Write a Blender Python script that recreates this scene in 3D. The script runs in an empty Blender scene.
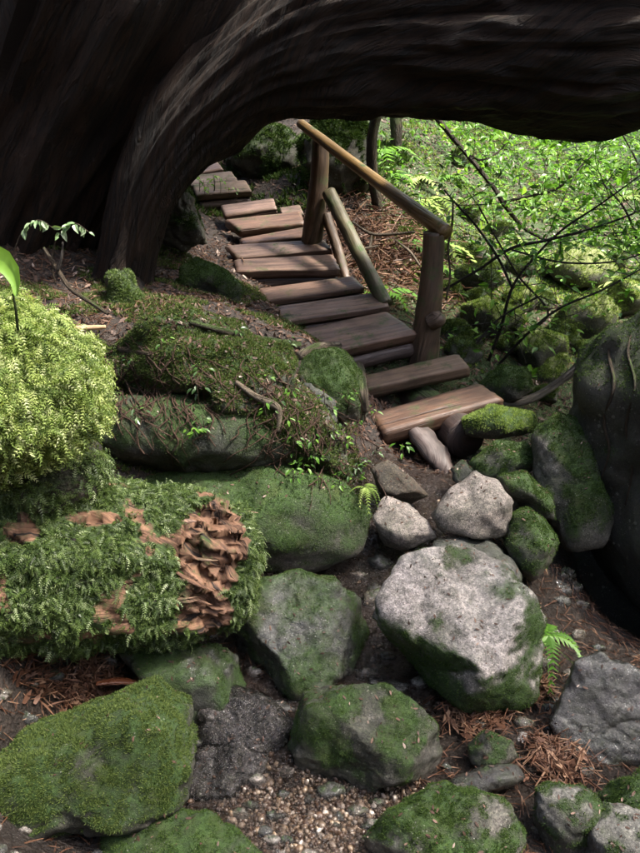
import bpy, math, random
import numpy as np
from mathutils import Matrix, Vector

# ------------------------------------------------------------------ camera, world, sun, exposure
SC = bpy.context.scene
COL = SC.collection
PITCH = math.radians(26.0)
EYE = np.array([0.0, 0.0, 2.3])
FPX = 770.0                                  # focal length in photograph pixels (640 x 853)
cam_d = bpy.data.cameras.new('camera'); cam = bpy.data.objects.new('camera', cam_d); COL.objects.link(cam)
cam_d.sensor_fit = 'VERTICAL'; cam_d.sensor_height = 24.0; cam_d.lens = 24.0 * FPX / 853.0
cam_d.clip_start = 0.02; cam_d.clip_end = 500.0
cam.location = EYE; cam.rotation_euler = (math.pi / 2 - PITCH, 0, 0)
SC.camera = cam

SUN_EL, SUN_AZ = math.radians(60), math.radians(92)      # azimuth from +y towards +x
w = bpy.data.worlds.new('World'); SC.world = w; w.use_nodes = True
nt = w.node_tree; nt.nodes.clear()
sky = nt.nodes.new('ShaderNodeTexSky'); sky.sky_type = 'NISHITA'; sky.sun_disc = False
sky.sun_elevation = SUN_EL; sky.sun_rotation = SUN_AZ
sky.air_density = 1.0; sky.dust_density = 4.0; sky.ozone_density = 0.6
bg = nt.nodes.new('ShaderNodeBackground'); bg.inputs['Strength'].default_value = 0.15
ow = nt.nodes.new('ShaderNodeOutputWorld')
nt.links.new(sky.outputs[0], bg.inputs[0]); nt.links.new(bg.outputs[0], ow.inputs[0])
sd = bpy.data.lights.new('sun', 'SUN'); sd.energy = 3.2; sd.angle = math.radians(5); sd.color = (1.0, 0.95, 0.86)
so = bpy.data.objects.new('sun', sd); COL.objects.link(so)
sdir = np.array([math.sin(SUN_AZ) * math.cos(SUN_EL), math.cos(SUN_AZ) * math.cos(SUN_EL), math.sin(SUN_EL)])
so.location = Vector(sdir * 30); so.rotation_euler = Vector(sdir).to_track_quat('Z', 'Y').to_euler()
SC.view_settings.view_transform = 'Standard'; SC.view_settings.look = 'None'
SC.view_settings.exposure = 2.3; SC.view_settings.gamma = 1.0; SC.view_settings.use_curve_mapping = False
SC.render.engine = 'CYCLES'
SC.cycles.use_denoising = True; SC.cycles.max_bounces = 5; SC.cycles.diffuse_bounces = 3; SC.cycles.use_adaptive_sampling = True; SC.cycles.adaptive_threshold = .02
SC.cycles.glossy_bounces = 3; SC.cycles.transmission_bounces = 4; SC.cycles.transparent_max_bounces = 8
SC.cycles.caustics_reflective = False; SC.cycles.caustics_refractive = False
SC.cycles.sample_clamp_indirect = 4.0

# ------------------------------------------------------------------ helpers: projection, noise
R_ = np.array([1.0, 0, 0]); F_ = np.array([0, math.cos(PITCH), -math.sin(PITCH)]); U_ = np.array([0, math.sin(PITCH), math.cos(PITCH)])
def ray(px, py): return F_ + R_ * ((px - 320.0) / FPX) - U_ * ((py - 426.5) / FPX)
def P(px, py, y): r = ray(px, py); return EYE + r * (y / r[1])          # point on the pixel's ray at ground distance y
def PZ(px, py, z): r = ray(px, py); return EYE + r * ((z - EYE[2]) / r[2])
def mpp(p): return float((np.asarray(p) - EYE) @ F_) / FPX              # metres per photograph pixel at p
rs = np.random.RandomState
_perm = rs(7).permutation(256); _perm = np.concatenate([_perm] * 3)
_grad = rs(8).normal(size=(256, 3)); _grad /= np.linalg.norm(_grad, axis=1)[:, None]
def noise(p):
    p = np.asarray(p, float); i = np.floor(p).astype(int); f = p - i; i &= 255
    u = f * f * f * (f * (f * 6 - 15) + 10); out = 0
    for a in (0, 1):
        wx = u[:, 0] if a else 1 - u[:, 0]
        for b in (0, 1):
            wy = u[:, 1] if b else 1 - u[:, 1]
            for c in (0, 1):
                wz = u[:, 2] if c else 1 - u[:, 2]
                g = _grad[_perm[_perm[_perm[i[:, 0] + a] + i[:, 1] + b] + i[:, 2] + c]]
                out = out + wx * wy * wz * (g * (f - np.array([a, b, c]))).sum(1)
    return out * 1.6
def fbm(p, o=4, gain=.5):
    p = np.asarray(p, float); s = 0; a = 1.0; t = 0
    for k in range(o): s = s + a * noise(p * 2.03 ** k + 17.3 * k); t += a; a *= gain
    return s / t
def sst(a, b, x): t = np.clip((x - a) / (b - a), 0, 1); return t * t * (3 - 2 * t)
def nrmz(v): return v / np.maximum(np.linalg.norm(v, axis=-1, keepdims=True), 1e-9)

# ------------------------------------------------------------------ helpers: meshes and objects
def mesh_np(name, V, F, mat=None, parent=None, origin=None, attrs=None, smooth=True):
    """V (n,3) world coordinates, F (m,3) or (m,4); the object's origin goes to `origin` (a child shares its parent's)."""
    V = np.asarray(V, float); F = np.asarray(F, np.int32)
    o0 = np.zeros(3) if origin is None else np.asarray(origin, float)
    me = bpy.data.meshes.new(name); k = F.shape[1]
    me.vertices.add(len(V)); me.vertices.foreach_set('co', (V - o0).astype(np.float32).ravel())
    me.loops.add(F.size); me.loops.foreach_set('vertex_index', F.ravel())
    me.polygons.add(len(F)); me.polygons.foreach_set('loop_start', np.arange(0, F.size, k, dtype=np.int32))
    me.polygons.foreach_set('use_smooth', np.full(len(F), smooth))
    for an, av in (attrs or {}).items():
        av = np.asarray(av, np.float32)
        if av.ndim == 1: at = me.attributes.new(an, 'FLOAT', 'POINT'); at.data.foreach_set('value', av)
        else: at = me.attributes.new(an, 'FLOAT_VECTOR', 'POINT'); at.data.foreach_set('vector', av.ravel())
    me.update(calc_edges=True)
    if mat: me.materials.append(mat)
    ob = bpy.data.objects.new(name, me); COL.objects.link(ob)
    if parent is not None: ob.parent = parent
    else: ob.location = o0
    return ob
def tag(o, label=None, cat=None, group=None, kind=None):
    for k, v in (('label', label), ('category', cat), ('group', group), ('kind', kind)):
        if v: o[k] = v
    return o
def empty(name, loc, label, cat, group=None):
    o = bpy.data.objects.new(name, None); COL.objects.link(o); o.location = Vector(loc); o.empty_display_size = .1
    return tag(o, label, cat, group)
def O(o): return np.array(o.location)
def join(parts):
    """[(V, F, {attr})...] -> one (V, F, attrs); faces all triangles or all quads"""
    Vs, Fs, A, n = [], [], {}, 0
    for V, F, at in parts:
        Vs.append(V); Fs.append(np.asarray(F) + n); n += len(V)
        for k, v in at.items(): A.setdefault(k, []).append(v)
    return np.concatenate(Vs), np.concatenate(Fs), {k: np.concatenate(v) for k, v in A.items()}
_ico = {}
def ico(n):
    if n not in _ico:
        import bmesh
        bm = bmesh.new(); bmesh.ops.create_icosphere(bm, subdivisions=n, radius=1)
        _ico[n] = (np.array([v.co[:] for v in bm.verts]), np.array([[v.index for v in f.verts] for f in bm.faces])); bm.free()
    V, F = _ico[n]; return V.copy(), F
def vnormals(V, F):
    if F.shape[1] == 4: fn = np.cross(V[F[:, 2]] - V[F[:, 0]], V[F[:, 3]] - V[F[:, 1]])
    else: fn = np.cross(V[F[:, 1]] - V[F[:, 0]], V[F[:, 2]] - V[F[:, 0]])
    N = np.zeros_like(V)
    for k in range(F.shape[1]): np.add.at(N, F[:, k], fn)
    return nrmz(N)
def catmull(pts, n):
    pts = np.asarray(pts, float); q = np.vstack([2 * pts[0] - pts[1], pts, 2 * pts[-1] - pts[-2]])
    t = np.linspace(0, len(pts) - 1 - 1e-6, n); i = t.astype(int); f = (t - i)[:, None]
    a, b, c, d = q[i], q[i + 1], q[i + 2], q[i + 3]
    return .5 * (2 * b + (c - a) * f + (2 * a - 5 * b + 4 * c - d) * f ** 2 + (3 * b - a - 3 * c + d) * f ** 3)
def tube(pts, rad, n=24, seg=10, ridge=0.0, ridge_n=5, lump=0.0, seed=0, flat=1.0):
    """swept tube through pts with radii; quads with collapsed caps; attr gc = (along, around, radius)"""
    pr = catmull(np.column_stack([pts, rad]), n); C = pr[:, :3]; r = np.maximum(pr[:, 3], 1e-4)
    T = nrmz(np.gradient(C, axis=0)); A = np.zeros_like(C)
    ref = np.array([0, 0, 1.0]) if abs(T[0][2]) < .9 else np.array([1.0, 0, 0])
    a = np.cross(T[0], ref); a /= np.linalg.norm(a)
    for i in range(n):
        a = a - T[i] * (a @ T[i]); a /= np.linalg.norm(a); A[i] = a
    B = np.cross(T, A); th = np.linspace(0, 2 * math.pi, seg, endpoint=False)
    L = np.concatenate([[0], np.cumsum(np.linalg.norm(np.diff(C, axis=0), axis=1))])
    ct, st = np.cos(th), np.sin(th)
    dirs = A[:, None] * ct[None, :, None] + B[:, None] * st[None, :, None] * flat
    rr = np.repeat(r[:, None], seg, 1)
    q = np.stack([np.repeat(ct[None], n, 0) * ridge_n * .5, np.repeat(st[None], n, 0) * ridge_n * .5, np.repeat((L / max(r.mean(), 1e-3) * .34)[:, None], seg, 1)], -1).reshape(-1, 3) + seed * 3.7
    if ridge:
        e = fbm(q, 4); rd = (1 - np.abs(e) * 2.2).reshape(n, seg); rr = rr * (1 + ridge * (rd - .6))
    if lump: rr = rr * (1 + lump * fbm(q * np.array([.5, .5, 1.1]) + 31, 3).reshape(n, seg))
    V = (C[:, None] + dirs * rr[..., None]).reshape(-1, 3)
    gc = np.stack([np.repeat(L[:, None], seg, 1), np.repeat((th / (2 * math.pi))[None], n, 0) * 2 * math.pi * r[:, None], np.repeat(r[:, None], seg, 1)], -1).reshape(-1, 3)
    i = np.arange(n - 1)[:, None] * seg; j = np.arange(seg)[None]; j2 = (j + 1) % seg
    F = np.stack([i + j, i + j2, i + seg + j2, i + seg + j], -1).reshape(-1, 4)
    # caps: an inner ring shrunk to almost a point, as quads
    for end, base in ((0, 0), (1, (n - 1) * seg)):
        ring = V[base:base + seg]; c = ring.mean(0); nb = len(V)
        V = np.vstack([V, c + (ring - c) * .03]); g2 = gc[base:base + seg].copy(); g2[:, 1] *= .03; gc = np.vstack([gc, g2])
        k = np.arange(seg); k2 = (k + 1) % seg
        f = np.stack([base + k, nb + k, nb + k2, base + k2], -1) if end == 0 else np.stack([base + k, base + k2, nb + k2, nb + k], -1)
        F = np.vstack([F, f])
    return V, F, {'gc': gc}
def tri(F): F = np.asarray(F); return F if F.shape[1] == 3 else np.vstack([F[:, [0, 1, 2]], F[:, [0, 2, 3]]])
def sample(V, F, n, seed, wt=None):
    """random points on a triangulated surface: positions, normals"""
    T = tri(F); g = rs(seed); e1 = V[T[:, 1]] - V[T[:, 0]]; e2 = V[T[:, 2]] - V[T[:, 0]]
    cr = np.cross(e1, e2); ar = np.linalg.norm(cr, axis=1) * .5
    if wt is not None: ar = ar * wt[T].mean(1)
    if ar.sum() <= 0: return np.zeros((0, 3)), np.zeros((0, 3))
    k = g.choice(len(T), n, p=ar / ar.sum()); a = g.rand(n); b = g.rand(n); s = a + b > 1; a[s] = 1 - a[s]; b[s] = 1 - b[s]
    N = vnormals(V, F)
    nn = N[T[k, 0]] * (1 - a - b)[:, None] + N[T[k, 1]] * a[:, None] + N[T[k, 2]] * b[:, None]
    return V[T[k, 0]] + e1[k] * a[:, None] + e2[k] * b[:, None], nrmz(nn)
def scatter(tpl, pts, nrm, size, seed, jit=.4, up=0.0, size_var=.4, spin=None, sj=.25):
    """copies of a triangle template (z along the normal) merged into one mesh; attr rnd per copy"""
    tv, tf = tpl; g = rs(seed); n = len(pts)
    z = nrmz(nrm + g.normal(size=(n, 3)) * jit + np.array([0, 0, up]))
    a = g.normal(size=(n, 3)) if spin is None else np.asarray(spin) + g.normal(size=(n, 3)) * sj
    x = nrmz(a - z * (a * z).sum(1)[:, None]); y = np.cross(z, x)
    s = size * (1 + size_var * (g.rand(n) * 2 - 1))
    V = pts[:, None] + s[:, None, None] * (tv[None, :, 0:1] * x[:, None] + tv[None, :, 1:2] * y[:, None] + tv[None, :, 2:3] * z[:, None])
    F = tf[None] + (np.arange(n) * len(tv))[:, None, None]
    r = np.repeat(g.rand(n), len(tv))
    return V.reshape(-1, 3), F.reshape(-1, 3), {'rnd': r}

# templates: (verts, triangles)
def t_tuft(k=3):
    v, f = [], []
    for i in range(k):
        a = 2 * math.pi * i / k + .4; c, s = math.cos(a), math.sin(a); b = len(v)
        v += [(-s * .13, c * .13, 0), (s * .13, -c * .13, 0), (c * .45, s * .45, .75)]
        f += [(b, b + 1, b + 2)]
    return np.array(v, float), np.array(f)
def t_frond(pairs=6, wid=.28, arch=.35):
    """feathery frond along +x, rising from the surface then bending over"""
    v, f = [], []
    for i in range(pairs):
        t = (i + .4) / pairs; x = t; z = .25 * math.sin(t * 2.3) + .12 - arch * t * t; wl = wid * (1 - .72 * t) * (1 if i else .7)
        for s in (-1, 1):
            b = len(v); v += [(x - .05, 0, z), (x + .055, 0, z + .01), (x + .12, s * wl, z - .03)]
            f.append((b, b + 1, b + 2))
    b = len(v); v += [(.0, -.012, 0), (.0, .012, 0), (1.02, 0, .25 * math.sin(2.3) + .12 - arch)]; f.append((b, b + 1, b + 2))
    return np.array(v, float), np.array(f)
def t_leaf(w=.22, fold=.06, droop=.12):
    """pointed leaf along +x, folded on the midrib"""
    v = [(0, 0, 0), (.35, 0, -.02), (.7, 0, -.04 - droop * .5), (1, 0, -.05 - droop), (.3, w, fold), (.66, w * .8, fold - droop * .4), (.3, -w, fold), (.66, -w * .8, fold - droop * .4)]
    f = [(0, 1, 4), (1, 2, 5), (1, 5, 4), (2, 3, 5), (0, 6, 1), (1, 7, 2), (1, 6, 7), (2, 7, 3)]
    return np.array(v, float), np.array(f)
def t_chip():
    v = [(-.5, -.12, 0), (0, -.2, .05), (.5, 0, .1), (0, .2, .06), (-.5, .12, .02)]
    return np.array(v, float), np.array([(0, 1, 4), (1, 3, 4), (1, 2, 3)])
def t_needle():
    v = [(-.5, -.02, 0), (-.5, .02, 0), (0, 0, .07), (.5, .015, .02), (.5, -.015, .02)]
    return np.array(v, float), np.array([(0, 2, 1), (0, 4, 2), (4, 3, 2), (1, 2, 3)])
TUFT, TUFT4, FROND, FRONDW, LEAF, CHIP, NEEDLE = t_tuft(3), t_tuft(4), t_frond(6), t_frond(9, .34, .5), t_leaf(), t_chip(), t_needle()

# ------------------------------------------------------------------ materials
def new_mat(name):
    m = bpy.data.materials.new(name); m.use_nodes = True; t = m.node_tree; t.nodes.clear()
    return m, t
class NB:
    def __init__(s, name): s.m, s.t = new_mat(name); s.out = s.n('ShaderNodeOutputMaterial')
    def n(s, typ, **kw):
        nd = s.t.nodes.new(typ)
        for k, v in kw.items():
            if isinstance(k, str) and hasattr(nd, k): setattr(nd, k, v)
        return nd
    def l(s, a, b): s.t.links.new(a, b)
    def val(s, sock, v):
        if isinstance(v, bpy.types.NodeSocket): s.l(v, sock)
        elif isinstance(v, (tuple, list)) and len(v) == 3 and sock.type == 'RGBA': sock.default_value = (*v, 1)
        else: sock.default_value = v
    def attr(s, name): return s.n('ShaderNodeAttribute', attribute_name=name)
    def coord(s, scale=(1, 1, 1), src=None):
        if src is None: src = s.n('ShaderNodeTexCoord').outputs['Object']
        mp = s.n('ShaderNodeMapping'); s.l(src, mp.inputs['Vector']); mp.inputs['Scale'].default_value = scale
        return mp.outputs[0]
    def noise(s, scale, detail=5, rough=.6, vec=None, dist=0):
        nd = s.n('ShaderNodeTexNoise'); nd.inputs['Scale'].default_value = scale; nd.inputs['Detail'].default_value = detail
        nd.inputs['Roughness'].default_value = rough; nd.inputs['Distortion'].default_value = dist
        if vec is not None: s.l(vec, nd.inputs['Vector'])
        return nd.outputs['Fac']
    def voro(s, scale, vec=None, feat='F1'):
        nd = s.n('ShaderNodeTexVoronoi', feature=feat); nd.inputs['Scale'].default_value = scale
        if vec is not None: s.l(vec, nd.inputs['Vector'])
        return nd.outputs['Distance']
    def ramp(s, fac, stops):
        nd = s.n('ShaderNodeValToRGB'); e = nd.color_ramp.elements
        while len(e) < len(stops): e.new(.5)
        for el, (p, c) in zip(e, stops): el.position = p; el.color = (*c, 1) if len(c) == 3 else c
        s.val(nd.inputs[0], fac); return nd.outputs[0]
    def mix(s, fac, a, b, blend='MIX'):
        nd = s.n('ShaderNodeMix', data_type='RGBA', blend_type=blend)
        s.val(nd.inputs[0], fac); s.val(nd.inputs[6], a); s.val(nd.inputs[7], b); return nd.outputs[2]
    def math(s, op, a, b=0.0, clamp=False):
        nd = s.n('ShaderNodeMath', operation=op, use_clamp=clamp); s.val(nd.inputs[0], a); s.val(nd.inputs[1], b); return nd.outputs[0]
    def rng(s, v, a, b, c=0.0, d=1.0):
        nd = s.n('ShaderNodeMapRange'); s.val(nd.inputs[0], v)
        for i, q in enumerate((a, b, c, d)): nd.inputs[i + 1].default_value = q
        return nd.outputs[0]
    def bump(s, h, strength=.5, dist=.01, prev=None):
        nd = s.n('ShaderNodeBump'); s.val(nd.inputs['Strength'], strength); nd.inputs['Distance'].default_value = dist
        s.l(h, nd.inputs['Height'])
        if prev is not None: s.l(prev, nd.inputs['Normal'])
        return nd.outputs[0]
    def principled(s, col, rough=.6, nrm=None, spec=.5, coat=0.0, coat_rough=.1):
        b = s.n('ShaderNodeBsdfPrincipled'); s.val(b.inputs['Base Color'], col); s.val(b.inputs['Roughness'], rough)
        s.val(b.inputs['Specular IOR Level'], spec)
        if nrm is not None: s.l(nrm, b.inputs['Normal'])
        if coat: s.val(b.inputs['Coat Weight'], coat); b.inputs['Coat Roughness'].default_value = coat_rough
        s.l(b.outputs[0], s.out.inputs[0]); return b

def m_leaf(name, stops, trans=.35, rough=.5, spec=.4):
    b = NB(name); r = b.attr('rnd').outputs['Fac']; col = b.ramp(r, stops)
    p = b.n('ShaderNodeBsdfPrincipled'); b.l(col, p.inputs['Base Color']); p.inputs['Roughness'].default_value = rough; p.inputs['Specular IOR Level'].default_value = spec
    tr = b.n('ShaderNodeBsdfTranslucent'); b.l(b.mix(1.0, col, (1.25, 1.25, .7), 'MULTIPLY'), tr.inputs[0])
    mx = b.n('ShaderNodeMixShader'); mx.inputs[0].default_value = trans
    b.l(p.outputs[0], mx.inputs[1]); b.l(tr.outputs[0], mx.inputs[2]); b.l(mx.outputs[0], b.out.inputs[0]); return b.m

def m_rock(name, base, dark, moss_col=((.018, .036, .008), (.05, .10, .018)), pale=0.0, pale_col=(.46, .42, .40), wet=.3, stain=(.05, .035, .022), film=.0):
    """stone with speckle, lichen spots and a moss film where the vertex attribute says so"""
    b = NB(name); co = b.coord(); mo = b.attr('moss').outputs['Fac']; wa = b.attr('wet').outputs['Fac']
    n1 = b.noise(5, 6, .65, co); n2 = b.noise(38, 6, .7, co); n3 = b.noise(160, 3, .6, co); n4 = b.noise(2.2, 4, .55, co)
    col = b.mix(b.rng(n1, .32, .68), dark, base)
    col = b.mix(b.rng(n3, .52, .72, 0, .5), col, tuple(min(1, c * 2.0) for c in base))
    col = b.mix(b.rng(n2, .56, .72, 0, .7), col, dark)
    col = b.mix(b.rng(n4, .55, .7, 0, .6), col, stain)
    if pale:
        pm = b.math('MULTIPLY', b.rng(b.noise(3.4, 7, .68, co), .50 - pale * .22, .60 - pale * .12), b.rng(n2, .3, .55, .45, 1))
        col = b.mix(pm, col, b.mix(b.rng(n2, .35, .65), tuple(c * .75 for c in pale_col), pale_col))
    lich = b.math('MULTIPLY', b.rng(b.voro(26, co), .26, .17), b.rng(b.noise(4.7, 2, .5, co), .55, .62))
    col = b.mix(b.math('MULTIPLY', lich, .5), col, (.42, .42, .36))
    mm = b.rng(b.math('ADD', b.math('ADD', mo, b.math('MULTIPLY', b.math('SUBTRACT', b.noise(80, 4, .75, co), .5), 1.0)), b.math('MULTIPLY', b.math('SUBTRACT', b.noise(18, 6, .75, co), .5), .9)), .30, .95)
    mcol = b.mix(b.rng(b.noise(60, 4, .7, co), .3, .7), moss_col[0], moss_col[1])
    mcol = b.mix(b.rng(b.noise(7, 3, .6, co), .5, .7, 0, .5), mcol, (.07, .075, .02))
    fm = b.rng(b.math('ADD', mo, b.math('MULTIPLY', b.math('SUBTRACT', b.noise(11, 7, .75, co), .5), 1.5)), -.25, .45)
    col = b.mix(b.math('MULTIPLY', fm, .8), col, b.mix(b.rng(n2, .3, .7), (.016, .024, .009), (.050, .066, .026)))
    grain = b.n('ShaderNodeTexVoronoi'); grain.inputs['Scale'].default_value = 190; b.l(co, grain.inputs['Vector'])
    gr = b.n('ShaderNodeSeparateColor'); b.l(grain.outputs['Color'], gr.inputs[0])
    col = b.mix(1.0, col, b.ramp(gr.outputs[0], [(0, (.45, .44, .43)), (.5, (.95, .95, .95)), (.85, (1.1, 1.08, 1.06)), (1, (1.5, 1.45, 1.4))]), 'MULTIPLY')
    col = b.mix(1.0, col, b.ramp(b.noise(48, 9, .8, co), [(.3, (.35, .34, .32)), (.5, (.95, .95, .95)), (.7, (1.35, 1.32, 1.3))]), 'MULTIPLY')
    grime = b.rng(b.noise(17, 8, .78, co), .46, .66)
    col = b.mix(b.math('MULTIPLY', grime, .6), col, b.mix(b.rng(n3, .3, .7), (.018, .017, .015), (.06, .055, .048)))
    col = b.mix(mm, col, mcol)
    spk = b.math('MULTIPLY', b.rng(b.voro(75, co), .20, .12), b.rng(b.noise(13, 3, .6, co), .50, .62))
    col = b.mix(b.math('MULTIPLY', spk, .75), col, (.36, .36, .30))
    rough = b.math('SUBTRACT', b.rng(n2, .3, .7, .45, .75), b.math('MULTIPLY', wa, .46), True)
    rough = b.mix(mm, rough, (.8, .8, .8))
    h = b.math('ADD', b.math('MULTIPLY', n2, .6), b.math('MULTIPLY', n3, .35))
    hm = b.math('MULTIPLY', b.noise(150, 4, .8, co), b.math('MULTIPLY', mm, 1.6))
    fine = b.math('MULTIPLY', b.noise(330, 3, .8, co), .5)
    nr = b.bump(b.math('ADD', b.math('ADD', h, fine), hm), .9, .009)
    nr = b.bump(b.voro(9, co), .12, .02, nr)
    pb = b.principled(col, rough, nr, .4)
    cw = b.math('MULTIPLY', b.rng(b.math('ADD', wa, b.math('MULTIPLY', b.math('SUBTRACT', n1, .5), .8)), .25, .6), b.math('SUBTRACT', 1.0, b.math('MULTIPLY', mm, .45)))
    b.l(b.math('MULTIPLY', cw, .85), pb.inputs['Coat Weight']); pb.inputs['Coat Roughness'].default_value = .07; pb.inputs['Coat IOR'].default_value = 1.5
    b.l(b.bump(b.math('ADD', b.noise(60, 5, .7, co), b.math('MULTIPLY', n2, .5)), 1.0, .0055), pb.inputs['Coat Normal'])
    return b.m

def m_wood(name, c0, c1, moss=.15, rough=.5, split=.6, gr=34.0, mosscol=(.05, .085, .02)):
    b = NB(name); gc = b.attr('gc').outputs['Vector']
    g1 = b.noise(1, 6, .65, b.coord((2.2, gr, gr), gc), 0.4); g2 = b.noise(1, 4, .6, b.coord((5, gr * 4, gr * 4), gc)); blot = b.noise(1, 5, .6, b.coord((5, 9, 9), gc))
    oc = b.coord(); oi = b.n('ShaderNodeObjectInfo').outputs['Random']
    col = b.mix(b.rng(g1, .3, .7), c0, c1)
    col = b.mix(b.rng(g2, .5, .75, 0, .55), col, tuple(c * .35 for c in c0))
    col = b.mix(b.rng(blot, .5, .75, 0, .75), col, tuple(c * .5 for c in c0))
    hs = b.n('ShaderNodeHueSaturation'); b.l(col, hs.inputs['Color']); b.l(b.rng(oi, 0, 1, .75, 1.25), hs.inputs['Value']); b.l(b.rng(oi, 0, 1, 1.1, .8), hs.inputs['Saturation'])
    mm = b.rng(b.math('ADD', b.noise(6, 7, .75, oc), b.math('MULTIPLY', b.attr('moss').outputs['Fac'], .6)), .70 - moss, .82 - moss)
    col = b.mix(mm, hs.outputs[0], b.mix(b.rng(b.noise(70, 3, .7, oc), .3, .7), tuple(c * .45 for c in mosscol), mosscol))
    crack = b.rng(b.noise(1, 3, .5, b.coord((1.1, gr * .7, gr * .7), gc)), .60, .66)
    col = b.mix(b.math('MULTIPLY', crack, split), col, (.012, .008, .006))
    h = b.math('ADD', b.math('MULTIPLY', g1, .7), b.math('ADD', b.math('MULTIPLY', g2, .5), b.math('MULTIPLY', crack, -.8)))
    b.principled(col, b.mix(mm, b.rng(blot, .3, .7, rough - .12, rough + .2), (.85, .85, .85)), b.bump(h, .7, .008), .45)
    return b.m

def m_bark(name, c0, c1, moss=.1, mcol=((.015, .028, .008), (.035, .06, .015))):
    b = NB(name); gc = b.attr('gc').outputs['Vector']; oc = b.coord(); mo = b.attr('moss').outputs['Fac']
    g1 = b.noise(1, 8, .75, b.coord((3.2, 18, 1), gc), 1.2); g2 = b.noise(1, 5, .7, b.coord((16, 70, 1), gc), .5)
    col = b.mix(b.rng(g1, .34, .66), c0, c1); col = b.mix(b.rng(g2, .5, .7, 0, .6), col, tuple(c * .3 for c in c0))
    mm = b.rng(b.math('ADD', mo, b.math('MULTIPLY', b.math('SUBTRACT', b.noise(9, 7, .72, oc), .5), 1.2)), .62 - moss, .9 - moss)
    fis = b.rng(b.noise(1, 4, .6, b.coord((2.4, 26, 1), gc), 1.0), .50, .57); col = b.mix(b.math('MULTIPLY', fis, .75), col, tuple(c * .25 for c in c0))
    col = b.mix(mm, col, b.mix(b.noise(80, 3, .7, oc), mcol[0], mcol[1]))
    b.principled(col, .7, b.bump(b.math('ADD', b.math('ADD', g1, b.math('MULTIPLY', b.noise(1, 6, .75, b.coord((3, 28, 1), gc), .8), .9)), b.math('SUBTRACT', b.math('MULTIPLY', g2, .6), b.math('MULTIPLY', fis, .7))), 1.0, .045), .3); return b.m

def m_plain(name, c0, c1, scale=30, rough=.6, bump=.4, spec=.4):
    b = NB(name); co = b.coord(); n = b.noise(scale, 5, .7, co); r = b.attr('rnd').outputs['Fac']
    col = b.mix(b.rng(n, .3, .7), c0, c1)
    hs = b.n('ShaderNodeHueSaturation'); b.l(col, hs.inputs['Color']); b.l(b.rng(r, 0, 1, .6, 1.5), hs.inputs['Value'])
    b.principled(hs.outputs[0], rough, b.bump(n, bump, .006), spec); return b.m

def m_soil():
    b = NB('forest_soil'); co = b.coord(); we = b.attr('wet').outputs['Fac']; mo = b.attr('moss').outputs['Fac']
    n1 = b.noise(3, 7, .65, co); n2 = b.noise(34, 6, .72, co); n3 = b.noise(120, 4, .7, co)
    col = b.mix(b.rng(n1, .3, .7), (.018, .013, .010), (.046, .034, .026)); col = b.mix(b.rng(n2, .5, .72, 0, .8), col, (.10, .068, .05))
    mm = b.rng(b.math('ADD', mo, b.math('MULTIPLY', b.math('SUBTRACT', b.noise(6, 7, .75, co), .5), 1.2)), .4, .65)
    col = b.mix(mm, col, b.mix(b.rng(n3, .3, .7), (.016, .03, .008), (.06, .10, .02)))
    sand = b.mix(b.rng(b.voro(70, co), .1, .5), (.15, .10, .065), (.05, .034, .022)); sand = b.mix(b.rng(n1, .4, .62), sand, (.07, .05, .04))
    da = b.attr('damp').outputs['Fac']; col = b.mix(b.math('MULTIPLY', da, .62), col, (.012, .009, .007)); col = b.mix(b.math('MULTIPLY', we, .8), col, sand)
    rough = b.mix(b.math('MAXIMUM', we, da), (.85, .85, .85), b.rng(n2, .3, .7, .15, .55))
    nr = b.bump(b.math('ADD', n2, b.math('ADD', b.math('MULTIPLY', n3, .6), b.math('MULTIPLY', b.voro(70, co), .5))), .9, .03)
    b.principled(col, rough, nr, .5); return b.m

def m_water():
    b = NB('stream_water'); co = b.coord()
    n = b.noise(42, 5, .65, co, .5); n2 = b.noise(9, 3, .5, co)
    g = b.n('ShaderNodeBsdfGlass'); g.inputs['IOR'].default_value = 1.33; g.inputs['Roughness'].default_value = .03; g.inputs['Color'].default_value = (.93, .86, .76, 1)
    nr = b.bump(b.math('ADD', n, n2), 1.0, .02); b.l(nr, g.inputs['Normal'])
    tr = b.n('ShaderNodeBsdfTransparent'); tr.inputs[0].default_value = (.86, .83, .82, 1)
    gl = b.n('ShaderNodeBsdfGlossy'); gl.inputs['Roughness'].default_value = .08; b.l(nr, gl.inputs['Normal'])
    fr = b.n('ShaderNodeFresnel'); fr.inputs[0].default_value = 1.36; b.l(nr, fr.inputs['Normal'])
    mx = b.n('ShaderNodeMixShader'); b.l(fr.outputs[0], mx.inputs[0]); b.l(tr.outputs[0], mx.inputs[1]); b.l(gl.outputs[0], mx.inputs[2])
    b.l(mx.outputs[0], b.out.inputs[0]); return b.m

def m_pebble():
    b = NB('pebble_stone'); co = b.coord(); n = b.noise(60, 5, .7, co); r = b.attr('rnd').outputs['Fac']
    col = b.ramp(r, [(0, (.03, .022, .016)), (.25, (.10, .055, .03)), (.5, (.09, .07, .055)), (.72, (.24, .17, .105)), (.92, (.30, .245, .19)), (1, (.55, .50, .44))])
    col = b.mix(b.rng(n, .35, .7, 0, .6), col, b.mix(1.0, col, (.4, .36, .33), 'MULTIPLY'))
    b.principled(col, b.rng(n, .3, .7, .18, .5), b.bump(n, .4, .004), .5); return b.m
MOSS_RK = m_leaf('moss_film_tufts', [(0, (.018, .036, .008)), (.5, (.04, .078, .014)), (1, (.085, .13, .03))], .25, .7, .2)
MOSS_BR = m_leaf('bright_feather_moss', [(0, (.06, .10, .022)), (.4, (.19, .27, .06)), (.8, (.37, .44, .14)), (1, (.52, .56, .30))], .35, .5, .3)
MOSS_LG = m_leaf('leafy_log_moss', [(0, (.025, .045, .010)), (.5, (.07, .115, .026)), (.88, (.14, .20, .055)), (1, (.34, .40, .22))], .3, .45, .4)
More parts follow.
